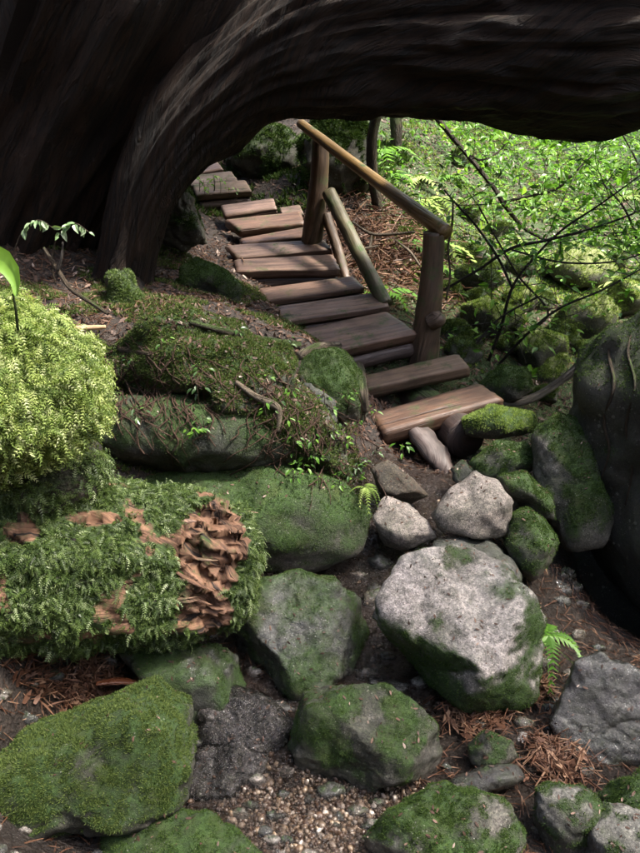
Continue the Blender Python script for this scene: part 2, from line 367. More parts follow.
MOSS_MID = m_leaf('olive_moss', [(0, (.03, .052, .012)), (.5, (.065, .10, .024)), (1, (.14, .18, .05))], .25, .6, .2)
MOSS_SUN = m_leaf('slope_moss', [(0, (.06, .10, .018)), (.5, (.17, .25, .05)), (1, (.36, .44, .15))], .35, .6, .2)  # lighter moss: the slope's sunlight is put into its colour
LEAF_G = m_leaf('shrub_leaf', [(0, (.05, .13, .015)), (.6, (.12, .27, .03)), (1, (.22, .40, .06))], .5, .4, .4)
LEAF_D = m_leaf('dark_leaf', [(0, (.018, .045, .010)), (.6, (.04, .09, .018)), (1, (.08, .15, .03))], .3, .35, .5)
LEAF_P = m_leaf('pale_leaf', [(0, (.12, .22, .08)), (.6, (.22, .32, .16)), (1, (.38, .46, .30))], .3, .3, .6)
LEAF_C = m_leaf('canopy_leaf', [(0, (.02, .05, .010)), (1, (.05, .10, .02))], .2, .5, .3)
LITTER = m_leaf('litter_leaf', [(0, (.030, .017, .011)), (.6, (.07, .038, .026)), (.93, (.14, .085, .06)), (1, (.38, .30, .25))], .1, .6, .3)
NEEDLES = m_leaf('litter_needle', [(0, (.04, .018, .010)), (.7, (.12, .055, .03)), (1, (.26, .16, .10))], .1, .6, .3)
SOIL = m_soil(); WATER = m_water()
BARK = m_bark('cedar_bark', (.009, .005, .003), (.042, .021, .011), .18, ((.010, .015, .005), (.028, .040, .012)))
BARK_D = m_bark('dark_stem_bark', (.014, .010, .008), (.045, .034, .026), .1)
BARK_P = m_bark('pale_root_bark', (.10, .075, .05), (.26, .21, .15), .15, ((.04, .06, .015), (.10, .13, .04)))
BARK_M = m_bark('mossy_bark', (.035, .025, .015), (.09, .065, .04), .45, ((.03, .05, .012), (.08, .12, .03)))
TREAD = m_wood('weathered_tread_wood', (.055, .031, .021), (.20, .115, .075), .15, .40)
TREAD_M = m_wood('mossy_tread_wood', (.07, .045, .03), (.18, .12, .08), .20, .6, mosscol=(.06, .075, .025))
POST = m_wood('post_wood', (.028, .017, .010), (.115, .066, .036), .17, .55, .6, 22)
RAIL = m_wood('rail_wood', (.10, .06, .022), (.27, .17, .07), .13, .38, .4, 22)
RAIL_M = m_wood('green_brace_wood', (.045, .038, .02), (.11, .09, .045), .19, .5, .4, 22)
LOG_D = m_wood('wet_dark_log', (.025, .015, .012), (.085, .055, .045), .08, .5, .5, 26)
ROT = m_wood('rotten_red_wood', (.035, .016, .010), (.36, .20, .12), .16, .75, .95, 70)

# top corners of the stair treads as read off the photograph; the ground passes just below them
TR = []   # front-left, front-right, back-right, back-left top corners (px, py, distance), thickness m
def T(fl, fr, br, bl, th, m='T', lab=None): TR.append((fl, fr, br, bl, th, m, lab))
T((386, 430, 3.82), (499, 398, 4.0), (477, 384, 4.16), (374, 413, 3.99), .085, 'T', 'lowest tread, a thick worn half-log')
T((368, 387, 4.2), (466, 365, 4.33), (455, 354, 4.45), (365, 375, 4.33), .075, 'M', 'tread with a mossy right end')
T((338, 349, 4.48), (414, 332, 4.56), (402, 323, 4.66), (320, 339, 4.58), .075, 'T')
T((318, 340, 4.58), (402, 323, 4.67), (384, 311, 4.82), (299, 330, 4.72), .06, 'T', 'wide tread with its left edge behind the mossy boulder')
T((282, 320, 4.78), (386, 305, 4.86), (377, 292, 5.02), (279, 306, 4.95), .05, 'T', 'reddish tread with a pale cut end')
T((266, 300, 5.04), (361, 286, 5.10), (350, 276, 5.24), (261, 288, 5.18), .05, 'T')
T((239, 270, 5.32), (337, 267, 5.34), (330, 254, 5.52), (237, 259, 5.50), .055, 'T')
T((240, 257, 5.56), (328, 248, 5.60), (321, 239, 5.74), (228, 245, 5.74), .04, 'T')
T((244, 243, 5.80), (307, 235, 5.84), (305, 226, 5.98), (241, 238, 5.92), .045, 'T')
T((240, 228, 6.04), (302, 222, 6.08), (299, 211, 6.24), (227, 219, 6.24), .06, 'T')
T((226, 214, 6.34), (275, 207, 6.38), (272, 198, 6.52), (222, 205, 6.52), .055, 'T')
T((283, 216, 6.22), (303, 213, 6.22), (299, 204, 6.36), (280, 207, 6.36), .05, 'T', 'short offcut beside the upper treads')
T((198, 194, 6.72), (250, 190, 6.74), (244, 180, 6.92), (194, 184, 6.92), .05, 'M', 'upper tread overgrown with moss')
T((192, 184, 6.98), (236, 179, 7.0), (230, 171, 7.16), (190, 175, 7.16), .05, 'M')
T((184, 175, 7.24), (222, 168, 7.26), (214, 159, 7.44), (186, 164, 7.44), .05, 'T')

# ------------------------------------------------------------------ terrain with added hillsides: one sheet through ground points read off the photograph
GP = [('z', *q) for q in [(300, 820, 0), (200, 770, .02), (250, 735, .05), (400, 690, .03), (480, 745, .01), (560, 780, -.02), (350, 590, .08), (335, 562, .12), (420, 530, .19),
      (430, 485, .27), (400, 458, .22), (450, 462, .20), (150, 665, .13), (60, 690, .16), (20, 800, .03), (620, 830, -.05), (605, 610, -.75), (625, 650, -.7), (578, 590, -.55), (545, 565, .08),
      (500, 480, .25), (480, 430, .28), (560, 480, .2), (640, 520, -.05), (200, 500, .42), (330, 520, .26), (150, 480, .5), (250, 600, .12), (60, 560, .40)]]
GP += [('y', *q) for q in [(100, 330, 3.7), (200, 312, 3.95), (280, 330, 4.0), (330, 350, 4.05), (150, 290, 4.3), (50, 290, 4.2), (170, 250, 5.1), (285, 175, 7.0), (250, 130, 8.0), (170, 170, 7.2), (130, 230, 5.4),
      (350, 230, 6.3), (400, 270, 5.8), (425, 357, 4.62), (400, 200, 7.2), (420, 130, 8.8), (470, 345, 5.0), (560, 345, 5.2), (500, 290, 6.1), (600, 290, 6.4), (560, 225, 7.9),
      (640, 185, 9.3), (520, 150, 9.6), (600, 120, 11.2), (360, 100, 9.5)]]
ctl = [P(*q[1:]) if q[0] == 'y' else PZ(*q[1:]) for q in GP]
ctl += [np.array(q, float) for q in [(0, 0, .62), (.5, .7, .25), (-.6, .8, .3), (-1.2, 1.8, .75), (-1.6, 2.4, 1.15), (-2.4, 3.2, 1.55), (-3.5, 4.5, 2.3), (-6, 5, 5), (-9, 8, 9), (-5, 10, 6), (-2, 11, 3.2), (0, 14, 4.2), (4, 15, 4.6), (-3, -1, 2.0), (-6, -2, 5), (0, -3, 1.6), (0, -7, 4.5),
        (4, -4, 2.5), (8, -5, 6), (1.8, 1.5, .2), (3, 2, .9), (5, 2.5, 2.6), (8, 3, 5.5), (2.7, 4.3, .5), (4, 6, 1.0), (6, 8, 2.0), (9, 10, 4), (10, 14, 6), (8, 22, 9), (0, 25, 10), (-12, 22, 14), (20, 10, 11), (20, -8, 14), (0, -20, 13), (-20, 0, 18), (30, 30, 20), (-30, 30, 24), (-30, -30, 24), (30, -30, 24), (0, 55, 24), (60, 0, 28), (-60, 0, 32), (0, -60, 28)]]  # hillsides out of view, added to block light from left and behind
for k_, t_ in enumerate(TR):
    c4 = [P(*a) for a in t_[:4]]; c_ = np.mean(c4, 0); dz = (.36, .30, .24)[k_] if k_ < 3 else .20; ctl.append(c_ - np.array([0, 0, dz])); ctl.append(c4[1] + np.array([.12, 0, -dz]))
ctl = np.array(ctl); CX = ctl[:, :2]
D = np.linalg.norm(CX[:, None] - CX[None], axis=2); n0 = len(CX)
Am = np.zeros((n0 + 3, n0 + 3)); Am[:n0, :n0] = D + np.eye(n0) * -.02; Am[:n0, n0] = 1; Am[:n0, n0 + 1:] = CX; Am[n0, :n0] = 1; Am[n0 + 1:, :n0] = CX.T
wts = np.linalg.solve(Am, np.concatenate([ctl[:, 2], np.zeros(3)]))
def H(xy):
    xy = np.atleast_2d(np.asarray(xy, float)); out = np.empty(len(xy))
    for i in range(0, len(xy), 20000):
        q = xy[i:i + 20000]; d = np.linalg.norm(q[:, None] - CX[None], axis=2)
        out[i:i + 20000] = d @ wts[:n0] + wts[n0] + q @ wts[n0 + 1:]
    p3 = np.column_stack([xy, np.zeros(len(xy))])
    return out + .05 * fbm(p3 * 1.6, 4) + .018 * fbm(p3 * 9, 3)
def gxy(x, y): return np.array([x, y, H([[x, y]])[0]])
def hit(px, py, lo=.8, hi=14.0):
    """where the pixel's ray meets the ground"""
    ys = np.linspace(lo, hi, 500); pts = np.array([P(px, py, y) for y in ys]); d = pts[:, 2] - H(pts[:, :2])
    k = np.argmax(d < 0); return pts[k] if d[k] < 0 else pts[-1]
def axis(a, b, h, far):
    c = list(np.arange(a, b + 1e-6, h)); s = h
    while c[-1] < far: s *= 1.25; c.append(c[-1] + s)
    s = h
    while c[0] > -far: s *= 1.25; c.insert(0, c[0] - s)
    return np.array(c)
gx, gy = axis(-3.0, 3.6, .033, 80), axis(.6, 9.5, .036, 80)
XX, YY = np.meshgrid(gx, gy); TV = np.column_stack([XX.ravel(), YY.ravel()]); TZ = H(TV)
STREAM = np.array([PZ(*q)[:2] for q in [(415, 505, .2), (390, 540, .15), (345, 580, .1), (380, 660, .05), (300, 720, .03), (250, 740, .02), (280, 800, 0), (330, 840, 0), (360, 900, -.03)]])
def seg_dist(q, line):
    d = np.full(len(q), 1e9)
    for a, b in zip(line[:-1], line[1:]):
        ab = b - a; t = np.clip(((q - a) @ ab) / (ab @ ab), 0, 1); d = np.minimum(d, np.linalg.norm(q - (a + t[:, None] * ab), axis=1))
    return d
near = (np.abs(TV[:, 0]) < 4) & (TV[:, 1] < 6) & (TV[:, 1] > .3)
WET = np.zeros(len(TV)); WET[near] = sst(.42, .2, seg_dist(TV[near], STREAM))
TV3 = np.column_stack([TV, TZ])
MOSSG = np.clip(sst(3.5, 5.5, TV[:, 1] + TV[:, 0] * .6) * sst(-.2, .9, TV[:, 0]) * .75 + .25 * (fbm(TV3 * 1.3, 3) > .05), 0, 1)
nx, ny = len(gx), len(gy); i = np.arange(ny - 1)[:, None] * nx; j = np.arange(nx - 1)[None]
TF = np.stack([i + j, i + j + 1, i + nx + j + 1, i + nx + j], -1).reshape(-1, 4)
ground = mesh_np('ground', TV3, TF, SOIL, attrs={'wet': WET, 'moss': MOSSG, 'damp': sst(3.9, 3.3, TV[:, 1]) * sst(.45, .2, TZ)}); tag(ground, kind='structure')

# stream water: thin sheet following the bed
wm = near & (WET > .35) & (TV[:, 1] > 1.2); idx = -np.ones(len(TV), int); idx[wm] = np.arange(wm.sum())
wf = TF[(idx[TF] >= 0).all(1)]
p3 = np.column_stack([TV[wm], np.zeros(wm.sum())])
def smooth_h(q):
    o = 0
    for dx in (-.06, 0, .06):
        for dy in (-.06, 0, .06): o = o + H(q + np.array([dx, dy]))
    return o / 9
WVt = np.column_stack([TV[wm], smooth_h(TV[wm]) + .014 + .006 * fbm(p3 * 14, 2)])
water = mesh_np('stream_water', WVt, idx[wf], WATER); tag(water, 'thin sheet of clear water trickling over the gravel bed', 'water', kind='structure')

for (px, py, rx, ry) in [(348, 584, .16, .13), (392, 662, .14, .09), (272, 775, .10, .06)]:
    h = None; c = PZ(px, py, .06); c = gxy(c[0], c[1]); a = np.linspace(0, 2 * math.pi, 40, endpoint=False); V = [c + np.array([0, 0, .028])]
    for q in (.35, .7, 1.0): V += [c + np.array([rx * q * math.cos(t) * (1 + .2 * math.sin(3 * t + px)), ry * q * math.sin(t) * (1 + .2 * math.cos(2 * t)), .028]) for t in a]
    F = [[0, 1 + k, 1 + (k + 1) % 40] for k in range(40)]
    for q in range(2): F += [f for k in range(40) for f in ([1 + 40 * q + k, 41 + 40 * q + k, 41 + 40 * q + (k + 1) % 40], [1 + 40 * q + k, 41 + 40 * q + (k + 1) % 40, 1 + 40 * q + (k + 1) % 40])]
    tag(mesh_np('stream_pool', V, F, WATER, None, c), kind='structure')

# ------------------------------------------------------------------ rocks
ROCKS = {}
def poly_radius(poly, c, th):
    p = np.asarray(poly, float) - c; a = np.arctan2(p[:, 1], p[:, 0]); r = np.hypot(p[:, 0], p[:, 1])
    # distance from the centre to the outline along every angle
    out = np.zeros(len(th)); q = np.vstack([p, p[:1]])
    dx, dy = np.cos(th), np.sin(th)
    for (x0, y0), (x1, y1) in zip(q[:-1], q[1:]):
        ex, ey = x1 - x0, y1 - y0; den = dx * ey - dy * ex; den = np.where(np.abs(den) < 1e-9, 1e-9, den)
        t = (x0 * ey - y0 * ex) / den; u = (x0 * dy - y0 * dx) / den
        ok = (t > 0) & (u >= -1e-6) & (u <= 1 + 1e-6); out = np.where(ok, np.maximum(out, t), out)
    return np.where(out > 0, out, r.mean())
def rock(name, label, poly, y=None, z=None, thick=.8, sub=5, mat=None, seed=1, facets=11, hard=18, moss=(.8, .0, .0), wet=.2, tufts=0, tuft=.010, planes=(), rough=1.0, cat='rock', group=None, tmat=None):
    """boulder whose outline from the path follows poly (photograph pixels); thick = its depth over its width;
    moss = (weight of upward normal, bias, noise weight)"""
    poly = np.asarray(poly, float); c = poly.mean(0); C = P(c[0], c[1], y) if y is not None else PZ(c[0], c[1], z)
    s = mpp(C); g = rs(seed); Vd, F = ico(sub)
    F = F[:, ::-1]; d = Vd; acc = np.ones(len(d))
    pl = [(nrmz(np.array([n_ @ R_, n_ @ U_, n_ @ F_])), h) for n_, h in [(np.asarray(a, float), b) for a, b in planes]]
    for k in range(facets): pl.append((nrmz(g.normal(size=3)), g.uniform(.62, .92)))
    for n_, h in pl: acc = acc + (np.maximum(d @ n_, 0) / h) ** hard
    rho = acc ** (-1.0 / hard)
    rho = rho * (1 + .10 * rough * fbm(d * 1.7 + seed * 5.1, 4))
    L = d * rho[:, None]                                     # right, up, away
    th = np.arctan2(-L[:, 1], L[:, 0]); pr = np.hypot(L[:, 0], L[:, 1])
    nb = 64; bi = ((th + math.pi) / (2 * math.pi) * nb).astype(int) % nb; mx = np.zeros(nb); np.maximum.at(mx, bi, pr)
    mx = np.convolve(np.concatenate([mx[-3:], mx, mx[:3]]), np.ones(5) / 5, 'same')[3:-3]
    mi = np.interp(th, (np.arange(-1, nb + 1) + .5) / nb * 2 * math.pi - math.pi, np.concatenate([mx[-1:], mx, mx[:1]]))
    k = poly_radius(poly, c, th) / np.maximum(mi, 1e-3) * s
    wdt = (poly[:, 0].max() - poly[:, 0].min()) * s * .5; hgt = (poly[:, 1].max() - poly[:, 1].min()) * s * .5
    V = C + R_ * (L[:, :1] * k[:, None]) + U_ * (L[:, 1:2] * k[:, None]) + F_ * (L[:, 2:3] * thick * (wdt * hgt) ** .5)
    N = vnormals(V, F); sz = (wdt * hgt) ** .5
    rdg = 1 - np.abs(fbm(V * (1.3 / sz) + seed * 1.9, 4)) * 3.0                 # creases
    V = V + N * (fbm(V * (2.5 / sz) + seed, 5)[:, None] * .05 * sz * rough - (np.maximum(rdg, 0) ** 3)[:, None] * .035 * sz * rough + fbm(V * 30 + seed, 4)[:, None] * .0045 * rough)
    N = vnormals(V, F)
    m = moss[0] * N[:, 2] + moss[1] + moss[2] * fbm(V * (1.6 / sz) + seed * 2.2, 4) * 2 + .25 * fbm(V * 16, 3)
    M = sst(.05, .85, m); W = np.clip(wet + .6 * fbm(V * 3.1 + 9, 3) + .3 * sst(.12, 0, V[:, 2]), 0, 1) if wet else np.zeros(len(V))
    base = np.array([C[0], C[1], V[:, 2].min()])
    ob = mesh_np(name, V, F, mat, origin=base, attrs={'moss': M, 'wet': W}); tag(ob, label, cat, group)
    if tufts:
        pts, nn = sample(V, F, tufts, seed, np.where(M > .3, M, 0) * np.clip(.35 + 1.8 * fbm(V * 24 + seed, 3), 0.02, 1))
        tv, tf, ta = scatter(TUFT, pts - nn * .001, nn, tuft, seed, .5, .3)
        tag(mesh_np('moss', tv, tf, tmat or MOSS_RK, parent=ob, origin=base, attrs=ta, smooth=False), kind='stuff')
    ROCKS[label if group is None else label + str(seed)] = (ob, V, F, N, base)
    return ob
RK_PALE = m_rock('pale_granite', (.17, .155, .145), (.07, .066, .062), pale=.75, pale_col=(.50, .455, .44))
RK_PALE2 = m_rock('pale_pink_granite', (.21, .185, .165), (.09, .08, .07), pale=.75, pale_col=(.40, .345, .315))
RK_GREY = m_rock('grey_wet_stone', (.060, .062, .058), (.022, .023, .022), pale=.15, pale_col=(.15, .15, .145), film=.3)
RK_MOSS = m_rock('mossy_stone', (.066, .064, .052), (.022, .022, .019), pale=.25, pale_col=(.22, .20, .18))
RK_DARK = m_rock('shade_darkened_stone', (.040, .036, .033), (.016, .014, .013), ((.010, .018, .006), (.026, .045, .010)))  # shade on the big boulder and in the hollow put into the colour
RK_BLUE = m_rock('wet_blue_slate', (.048, .042, .046), (.016, .014, .016), pale=.05, pale_col=(.11, .10, .105))
RK_MID = m_rock('mottled_grey_stone', (.10, .096, .09), (.035, .034, .032), pale=.45, pale_col=(.30, .285, .27))
RK_SUN = m_rock('sun_toned_mossy_stone', (.12, .11, .08), (.05, .045, .03), ((.10, .12, .035), (.34, .38, .15)))  # paler copy of the mossy stone, direct sun put into the moss colour
RK_BROWN = m_rock('brown_stone', (.12, .085, .065), (.04, .028, .02))
UPN = (0, 0, 1)
rock('boulder', 'large flat-topped pale boulder with lichen patches and mossy edges beside the stream', [(396, 556), (430, 545), (470, 548), (505, 563), (533, 592), (546, 618), (541, 655), (535, 690), (512, 711), (482, 719), (455, 706), (420, 677), (390, 642), (369, 615), (379, 582)], z=.22, sub=6, thick=1.0, mat=RK_PALE, seed=3, facets=7, moss=(-.75, .72, .55), wet=.25, tufts=14000, tuft=.008, planes=[((-.1, -.35, .93), .50), ((-.6, -.7, .2), .7), ((.7, -.6, .2), .72)])
rock('rock', 'pale triangular rock standing behind the flat-topped boulder', [(475, 471), (497, 479), (512, 499), (509, 536), (480, 540), (440, 530), (431, 516), (446, 492)], z=.40, thick=.7, sub=4, mat=RK_PALE2, seed=5, facets=9, hard=18, moss=(.0, -.1, .5), wet=.1, planes=[((0, -.55, .83), .6)])
rock('rock', 'pale low rock wedged against the bank beside the triangular one', [(385, 494), (408, 503), (428, 521), (437, 536), (402, 552), (384, 546), (371, 516)], z=.30, thick=.8, sub=4, mat=RK_PALE2, seed=6, moss=(0, -.1, .5), wet=.1, planes=[((0, -.3, .95), .55)])
rock('rock', 'green mossy upright rock between triangular rock and dark hollow', [(512, 514), (530, 507), (546, 520), (558, 538), (551, 562), (531, 582), (516, 572), (504, 545)], z=.26, thick=.9, sub=4, mat=RK_MOSS, seed=7, moss=(.45, .35, .4), tufts=2500)
rock('rock', 'flat grey slab tucked behind the flat-topped boulder', [(430, 541), (460, 534), (487, 538), (512, 556), (526, 575), (520, 590), (470, 575), (430, 560)], z=.20, thick=1.0, sub=4, mat=RK_GREY, seed=8, moss=(.1, .0, .4), wet=.5, planes=[((0, -.2, .98), .5)])
rock('boulder', 'rounded grey-green boulder under the rotten log end', [(258, 576), (297, 569), (335, 578), (362, 604), (373, 640), (367, 682), (332, 705), (300, 712), (262, 694), (238, 662), (230, 630), (238, 600)], z=.12, sub=6, thick=.9, mat=RK_GREY, seed=11, facets=7, moss=(.5, .34, .55), wet=.55, tufts=9000, tuft=.006, planes=[((.05, -.5, .86), .62)])
rock('rock', 'wet sloping dark green rock beneath the mossy log', [(120, 648), (160, 640), (215, 644), (237, 660), (246, 690), (237, 722), (212, 738), (182, 728), (150, 700)], z=.10, thick=.9, mat=RK_GREY, seed=12, moss=(.5, .3, .6), wet=.6, tufts=4000, tuft=.006)
rock('boulder', 'wedge-shaped green boulder with pale ridge above the gravel', [(303, 699), (340, 687), (385, 684), (420, 703), (440, 730), (447, 757), (432, 787), (400, 797), (345, 798), (300, 780), (286, 757), (291, 725)], z=.11, sub=6, thick=.8, mat=RK_MOSS, seed=13, facets=6, hard=16, moss=(.3, .3, .6), wet=.2, tufts=8000, tuft=.006, planes=[((.35, -.25, .9), .55), ((-.45, -.85, .1), .5)])
rock('boulder', 'broad low boulder thickly covered in bright green moss', [(-60, 760), (0, 742), (60, 724), (110, 703), (150, 690), (186, 714), (199, 755), (196, 786), (170, 803), (120, 812), (60, 834), (0, 850), (-60, 850)], z=.14, sub=6, thick=.9, mat=RK_MOSS, seed=14, moss=(.75, .28, .5), wet=.15, tufts=30000, tuft=.010, tmat=MOSS_MID)
rock('rock', 'dark wet green rock beside the gravel below the broad mossy boulder', [(100, 836), (155, 812), (208, 806), (242, 825), (262, 856), (256, 900), (110, 900)], z=.06, thick=.8, mat=RK_GREY, seed=15, moss=(.6, .3, .5), wet=.4, tufts=6000, tuft=.008)
rock('boulder', 'dark mossy boulder with pale streak between gravel and grey rocks', [(362, 838), (385, 808), (430, 794), (480, 786), (511, 798), (524, 828), (514, 868), (440, 905), (376, 885)], z=.07, sub=6, thick=.8, mat=RK_MOSS, seed=16, moss=(.55, .2, .65), wet=.25, tufts=9000, tuft=.008)
rock('rock', 'small round dark rock below the flat-topped boulder', [(468, 747), (488, 729), (510, 738), (519, 757), (502, 770), (470, 764)], z=.06, thick=.9, sub=4, mat=RK_MOSS, seed=17, moss=(.5, .2, .5), tufts=800, tuft=.006)
rock('rock', 'smooth flat wet rock under the small round dark one', [(450, 778), (480, 766), (515, 764), (527, 776), (505, 788), (470, 794), (448, 792)], z=.03, thick=1.0, sub=4, mat=RK_BLUE, seed=18, moss=(.2, .0, .5), wet=.6)
rock('rock', 'angular grey-white rock with mossy crest beside a yellow wood chip', [(534, 786), (560, 782), (588, 788), (606, 806), (602, 845), (580, 868), (548, 860), (533, 818)], z=.06, thick=.9, mat=RK_MID, seed=19, facets=13, hard=18, moss=(.3, .22, .6), tufts=1500, tuft=.008)
rock('rock', 'mottled pale grey rock leaning on the angular grey-white one', [(584, 826), (608, 806), (640, 808), (675, 830), (680, 880), (620, 890), (585, 868)], z=.05, thick=.9, mat=RK_MID, seed=20, moss=(.2, .15, .6), tufts=600)
rock('rock', 'low mossy rock under the slanting wet slab', [(596, 800), (620, 778), (650, 770), (690, 790), (680, 825), (620, 818)], z=.06, thick=.9, sub=4, mat=RK_MOSS, seed=22, moss=(.7, .3, .4), tufts=3500, tuft=.009)
rock('boulder', 'slanting wet blue-black slab below the dark hollow', [(548, 722), (565, 690), (574, 662), (600, 652), (645, 672), (700, 720), (700, 790), (640, 800), (600, 792), (565, 770)], z=.02, sub=6, thick=.6, mat=RK_BLUE, seed=21, hard=16, facets=6, moss=(.1, -.2, .4), wet=.7, planes=[((-.25, -.65, .7), .45)])
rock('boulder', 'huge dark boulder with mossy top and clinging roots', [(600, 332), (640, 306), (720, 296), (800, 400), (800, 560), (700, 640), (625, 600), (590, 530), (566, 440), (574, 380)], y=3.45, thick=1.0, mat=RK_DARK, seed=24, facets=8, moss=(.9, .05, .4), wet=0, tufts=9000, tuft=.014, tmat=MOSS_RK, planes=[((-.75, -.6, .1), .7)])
rock('boulder', 'added rock face, blackened as shade at the back of the hollow', [(540, 560), (590, 520), (680, 520), (760, 600), (740, 700), (650, 690), (585, 640), (550, 600)], y=3.5, thick=.5, mat=RK_DARK, seed=23, facets=8, moss=(.2, -.3, .3), wet=0)  # rock added to blacken the hollow; its colour stands for shade
rock('boulder', 'tall leaning brown-green slab in front of the huge dark boulder', [(530, 436), (558, 411), (588, 422), (606, 468), (615, 512), (596, 548), (560, 550), (534, 495)], z=.38, thick=.7, mat=RK_MOSS, seed=25, hard=16, moss=(.7, .1, .5), wet=.15, tufts=5000, tuft=.010)
rock('rock', 'round green mossy rock beside the cut log end', [(468, 462), (494, 440), (528, 442), (540, 464), (514, 484), (474, 478)], z=.40, thick=.9, sub=4, mat=RK_MOSS, seed=26, moss=(.6, .3, .4), tufts=3000)
rock('rock', 'mossy rock right behind the pale triangular rock', [(495, 476), (524, 470), (549, 494), (553, 520), (530, 514), (505, 494)], z=.38, thick=.9, sub=4, mat=RK_MOSS, seed=27, moss=(.6, .35, .4), tufts=2500)
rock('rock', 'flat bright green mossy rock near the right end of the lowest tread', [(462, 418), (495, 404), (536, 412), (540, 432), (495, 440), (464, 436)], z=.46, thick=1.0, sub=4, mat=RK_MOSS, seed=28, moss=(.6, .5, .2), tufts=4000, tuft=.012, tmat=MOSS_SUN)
rock('rock', 'round moss-covered rock just behind the lowest tread', [(478, 384), (500, 364), (526, 368), (533, 390), (512, 406), (484, 404)], z=.40, thick=.9, sub=4, mat=RK_MOSS, seed=29, moss=(.6, .35, .3), tufts=3000, tuft=.012)
rock('rock', 'brown slanting rock beneath the lowest tread', [(369, 468), (386, 458), (408, 474), (430, 496), (412, 504), (380, 494)], z=.38, thick=.9, sub=4, mat=RK_BROWN, seed=30, moss=(.1, -.1, .4), wet=.2)
rock('rock', 'fist-sized grey stone touching the split dark log', [(452, 470), (463, 462), (472, 470), (468, 482), (455, 482)], z=.36, thick=.9, sub=3, mat=RK_GREY, seed=31, moss=(.4, .1, .3))
rock('rock', 'small mossy rock on the leaf litter beside the stairs', [(180, 268), (198, 258), (222, 268), (246, 288), (240, 306), (205, 300), (180, 292)], y=4.6, thick=.8, sub=4, mat=RK_MOSS, seed=32, moss=(.6, .45, .2), tufts=5000, tuft=.012)
# rocks of the left bank
rock('boulder', 'smooth dark grey boulder under the overhanging roots of the bank', [(70, 412), (110, 396), (190, 392), (262, 400), (318, 418), (330, 448), (280, 474), (190, 480), (110, 470), (72, 446)], y=3.25, thick=.6, mat=RK_GREY, seed=41, facets=6, moss=(.3, .3, .5), wet=.2, tufts=3000, tuft=.008)
rock('boulder', 'dark mossy boulder at the foot of the bank behind the rotten log', [(110, 478), (190, 462), (280, 464), (345, 480), (372, 512), (366, 552), (320, 572), (250, 572), (160, 560), (110, 530)], y=3.05, thick=.6, mat=RK_MOSS, seed=42, facets=6, moss=(.5, .4, .5), wet=.2, tufts=9000, tuft=.009)
rock('boulder', 'green mossy boulder gripped by a curving root beside the stairs', [(292, 372), (312, 350), (345, 348), (364, 372), (370, 412), (352, 440), (312, 430), (290, 405)], y=3.85, thick=.8, mat=RK_MOSS, seed=43, moss=(.6, .3, .4), wet=.1, tufts=6000, tuft=.010)
rock('rock', 'bare grey stone cropping out of the mossy bank', [(262, 398), (282, 383), (312, 384), (336, 400), (338, 425), (300, 432), (268, 420)], y=3.5, thick=.8, sub=4, mat=RK_GREY, seed=44, moss=(.1, -.05, .5), wet=.1)
rock('boulder', 'mossy hump of the bank carrying small plants and roots', [(120, 330), (180, 306), (240, 318), (292, 345), (310, 392), (350, 440), (352, 480), (290, 470), (200, 412), (110, 402), (84, 365)], y=3.42, thick=.55, mat=RK_MOSS, seed=45, facets=5, moss=(.4, .5, .7), wet=.0, tufts=30000, tuft=.016, tmat=MOSS_MID, rough=1.6)
# jumble of mossy rocks behind the handrail
g = rs(77); k = 0
for (px, py, r) in [(540, 350, 30), (585, 318, 30), (575, 268, 34), (625, 300, 26), (490, 320, 26), (476, 282, 22), (520, 300, 20), (462, 352, 17), (478, 300, 15), (505, 318, 20), (470, 255, 14), (530, 348, 20), (452, 330, 17), (548, 368, 20), (505, 345, 14), (565, 335, 18), (540, 300, 16), (575, 305, 15), (490, 270, 12), (520, 268, 13), (600, 300, 14), (560, 268, 14),
                     (468, 342, 13), (610, 262, 14), (448, 290, 13), (470, 215, 12), (500, 230, 11), (545, 395, 14), (628, 285, 15), (440, 255, 12), (405, 235, 11), (460, 160, 12), (585, 350, 13)]:
    h = hit(px, py + r * .6, 4.3); a = np.linspace(0, 2 * math.pi, 9)[:-1] + g.rand()
    rr = r * g.uniform(.7, 1.15, 8); pl = np.column_stack([px + 1.2 * rr * np.cos(a), py + .85 * rr * np.sin(a)])
    rock('rock', 'mossy rock coloured as if sunlit in the jumble of stones behind the handrail' if k in (0, 1, 2, 3, 4, 6, 9, 13) else 'dark mossy rock in the jumble of stones behind the handrail', pl, y=h[1] + .05, thick=.9, sub=4, mat=RK_SUN if k in (0, 1, 2, 3, 4, 6, 9, 13) else RK_MOSS, seed=100 + k, moss=(.7, .3, .4), wet=.1, tufts=1500, tuft=.018, tmat=MOSS_SUN if k in (0, 1, 2, 3, 4, 6, 9, 13) else MOSS_MID, group='mossy rocks behind the handrail'); k += 1
